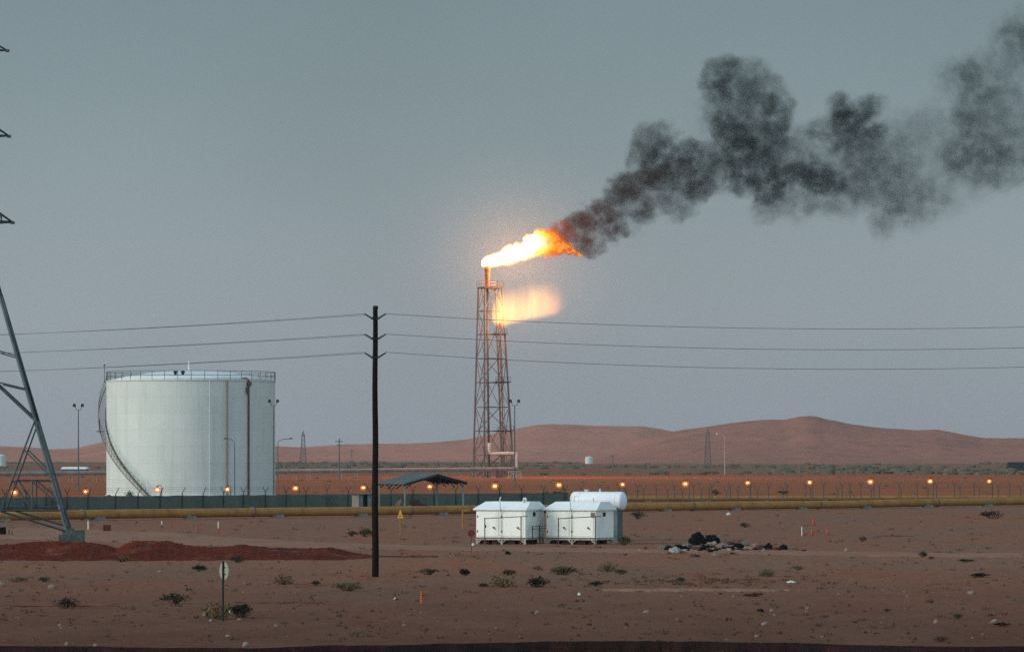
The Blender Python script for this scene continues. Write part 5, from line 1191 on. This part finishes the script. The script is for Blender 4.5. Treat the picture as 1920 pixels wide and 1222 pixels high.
SHR = [(124, 1138, 58, 21, 'low', 'black', 'low black bush in the sand, far left, with a smooth rounded top'), (327, 1131, 62, 25, 'low', 'dark', 'wide dark green bush to the left of the round sign'), (407, 1161, 62, 38, 'tall', 'olive', 'loose olive bush behind the post of the round sign'), (452, 1158, 52, 30, 'mid', 'dark', 'dense bush close on the right of the round sign post'),
       (373, 1072, 27, 15, 'mid', 'dark', 'small dark bush up and left of the round sign'), (447, 1055, 36, 15, 'low', 'dark', 'dark bush at the foot of the red bank above the round sign'), (230, 1053, 40, 13, 'low', 'olive', 'olive bush on the foot of the red bank below the notch'), (532, 1094, 38, 22, 'tall', 'olive', 'spiky olive bush on a reddish mound, midway from the round sign to the timber pole'),
       (591, 1096, 15, 11, 'mid', 'dark', 'tiny dark bush right of the spiky olive one'), (652, 1106, 58, 21, 'low', 'green', 'green sprawling bush left of the timber pole base'), (660, 1005, 32, 12, 'low', 'dark', 'left of two bushes behind the track beside the timber pole'), (685, 1007, 30, 18, 'mid', 'green', 'right of two bushes behind the track beside the timber pole'),
       (803, 1077, 36, 15, 'low', 'dark', 'dark bush above the orange marker post'), (873, 1079, 20, 17, 'mid', 'black', 'small upright black bush below the red round sign'), (944, 1099, 50, 26, 'tall', 'olive', 'biggest olive bush in the middle of the foreground'), (955, 1078, 32, 14, 'mid', 'green', 'thin green bush just above the biggest olive one'),
       (1009, 1098, 48, 22, 'mid', 'dark', 'dark bush right next to the biggest olive one'), (1008, 1068, 20, 9, 'low', 'green', 'little green bush below the gap between the cabins'), (1056, 1076, 52, 20, 'mid', 'green', 'wide green bush below the right cabin'), (1140, 1071, 42, 20, 'tall', 'olive', 'olive grassy bush below the right end of the right cabin'),
       (1165, 1075, 28, 11, 'low', 'dark', 'low dark twiggy bush touching the olive grassy one'), (1437, 1080, 26, 16, 'tall', 'green', 'upright green tuft below the right end of the rubbish heap'), (1497, 1067, 28, 9, 'low', 'olive', 'yellowish low tuft right of the upright green one'), (1397, 989, 26, 12, 'low', 'dark', 'small dark bush above the rubbish heap'),
       (1197, 972, 30, 18, 'low', 'dark', 'dark bush under the pipeline right of the cabins'), (1862, 972, 44, 19, 'low', 'black', 'smooth black mound-like bush near the right edge by the pipeline'), (1730, 1043, 16, 13, 'mid', 'dark', 'small dark bush on the track at the right'), (1745, 1046, 16, 6, 'low', 'red', 'flat rusty tuft beside the small dark bush on the track'),
       (1617, 1015, 18, 13, 'low', 'red', 'rusty bush right of the red cones'), (84, 1091, 24, 12, 'low', 'dark', 'dark tuft above the pale rock at the left'), (30, 1091, 38, 11, 'low', 'olive', 'flat olive tuft near the left edge above the black bush'), (1170, 1021, 24, 20, 'mid', 'green', 'green bush growing at the right foot of the right cabin'),
       (1812, 1053, 32, 7, 'flat', 'black', 'flat dark twigs right of the track end'), (1833, 1080, 40, 9, 'flat', 'black', 'flat thorny twigs at the right edge of the foreground'), (1745, 1131, 16, 8, 'low', 'red', 'rusty tuft in the lower right'), (1664, 1148, 18, 8, 'low', 'red', 'lone rusty tuft lower right, left of its twin'), (1796, 1161, 26, 12, 'low', 'dark', 'dark tuft low in the right corner'), (1880, 1176, 30, 9, 'flat', 'black', 'blackish flat twigs in the lower right corner'),
       (1414, 1118, 36, 8, 'flat', 'red', 'wide flat rusty tuft below the pale streak of track'), (1426, 1148, 12, 9, 'mid', 'black', 'tiny black bush by a pale stone, lower middle right'), (1767, 1201, 46, 12, 'low', 'red', 'rusty mound of dry stalks at the lower right edge of the sand'), (1277, 1090, 26, 11, 'low', 'dark', 'dark tuft left of middle in the band of dry tufts'), (1118, 1098, 24, 12, 'mid', 'dark', 'dark tuft at the left start of the band of dry tufts'), (906, 1100, 16, 10, 'mid', 'dark', 'small tuft left of the biggest olive bush')]
protos = {}
FENCE_SHR = [(243, 934, 24, 15, 'black', 'dark red-black bush at the foot of the tank stairway'), (203, 937, 16, 9, 'black', 'small dark bush behind the fence by the left tank edge'), (180, 938, 18, 7, 'black', 'flat dark bush left of the tank behind the fence'), (284, 936, 12, 6, 'black', 'tiny dark bush behind the fence right of the stair foot'), (380, 935, 16, 8, 'red', 'rusty bush behind the fence before the tank middle'), (1048, 928, 24, 9, 'black', 'dark scrub behind the cloth left of the cylinder'), (1342, 927, 26, 10, 'black', 'dark scrub behind the fence above the rubbish heap'), (1470, 926, 30, 9, 'black', 'dark scrub behind the fence above the red cones'), (1040, 926, 14, 7, 'black', 'smaller dark scrub behind the cloth left of the cylinder')]
def shrub(x, y, w_, h, kind, colr, lab, i, d=None, zoff=0.):
    key = (kind, colr, i % 3)
    q = G(x, y) if d is None else P(x, y, d); s = q.y / F
    if BNEAR < q.y < BFAR and x < 700: q.z += berm_z(x, q.y)
    if key not in protos:
        o = shrub_mesh(kind, len(protos) * 7 + 3, .35 if kind != 'tall' else .9).build('desert_shrub', [M['leaf_' + colr], M['twig']]); protos[key] = o
    else:
        o = protos[key].copy(); COL.objects.link(o)
    o.location = q; o.rotation_euler = (0, 0, (i * 2.4) % 6.28)
    kx = {'low': 1.1, 'mid': 1.15, 'tall': 1.05, 'flat': 1.2}[kind]
    kx *= 1.12 if d is None else 1.0; o.scale = (w_ * s * kx, w_ * s * kx * .8, h * s * (1.25 if kind != 'tall' else .95))
    tag(o, lab, 'bush', 'desert bushes')
for i, (x, y, w_, h, kind, colr, lab) in enumerate(SHR): shrub(x, y, w_, h, kind, colr, lab, i)
for i, (x, y, w_, h, colr, lab) in enumerate(FENCE_SHR): shrub(x, y, w_, h, 'low', colr, lab, i, 432 if x > 1000 else 440)

# ------------------------------------------------------------------ pale stones and scraps
STN = [(97, 1103, 17, 9, 'rock', 'pale rock right of the dark tuft at the left'), (3, 1098, 14, 9, 'rock', 'pale rock cut by the left edge of the picture'), (300, 1074, 8, 5, 'rock', 'small pale stone left of the bush up from the round sign'), (396, 1165, 9, 5, 'rock', 'pale stone left of the round sign post'), (384, 1154, 9, 11, 'rock', 'yellowish stone at the left edge of the loose olive bush'), (449, 1164, 8, 5, 'rock', 'pale stone right of the round sign post'), (433, 1150, 8, 12, 'white', 'upright pale stone against the dense bush by the round sign'),
       (741, 1122, 5, 4, 'white', 'white pebble left of the orange marker post'), (1086, 1114, 6, 5, 'white', 'white pebble below the wide green bush'), (1213, 1147, 13, 5, 'rock', 'flat pale stone in the lower middle'), (1447, 1146, 9, 5, 'rock', 'pinkish stone beside the tiny black bush'), (1484, 1092, 17, 4, 'white', 'flat white scrap right of the band of dry tufts'), (1588, 1034, 10, 7, 'rock', 'pale rock beyond the rubbish heap on the track'), (1821, 1115, 16, 7, 'rock', 'greyish stone at the right below the thorny twigs'),
       (1755, 1170, 9, 8, 'rock', 'pale stone low right beside the dark corner tuft'), (1865, 1168, 14, 8, 'rock', 'larger pale stone near the lower right corner'), (1435, 1172, 14, 7, 'rock', 'brownish stone in the lower right middle'), (1007, 1150, 9, 7, 'rock', 'tan stone in the lower middle below the dark bush'), (125, 1209, 8, 7, 'rock', 'pale stone on the verge edge at the lower left'), (179, 1212, 9, 6, 'rock', 'second pale stone on the verge edge at the lower left'), (461, 1213, 14, 10, 'rock', 'pale stone on the verge edge below the round sign'),
       (1366, 965, 8, 5, 'white', 'white scrap below the pipeline above the rubbish heap'), (887, 1022, 6, 5, 'white', 'white lump at the foot of the left cabin')]
for i, (x, y, w_, h, mt, lab) in enumerate(STN): heap(x, y, w_, h, mt, 'stone', lab, 'stone', i + 60, None, .3, 'loose stones', 9)

# ------------------------------------------------------------------ dusty air
mb = MB(); mb.box((0, 2340, 60), (9600, 5800, 124)); M['haze'] = bpy.data.materials.new('haze'); M['haze'].use_nodes = True
t = M['haze'].node_tree; t.nodes.clear(); om = t.nodes.new('ShaderNodeOutputMaterial'); pv = t.nodes.new('ShaderNodeVolumePrincipled')
pv.inputs['Color'].default_value = (.86, .88, .90, 1); pv.inputs['Density'].default_value = .00008; pv.inputs['Anisotropy'].default_value = .5
t.links.new(pv.outputs[0], om.inputs['Volume']); o = mb.build('haze', M['haze']); tag(o, kind='stuff')
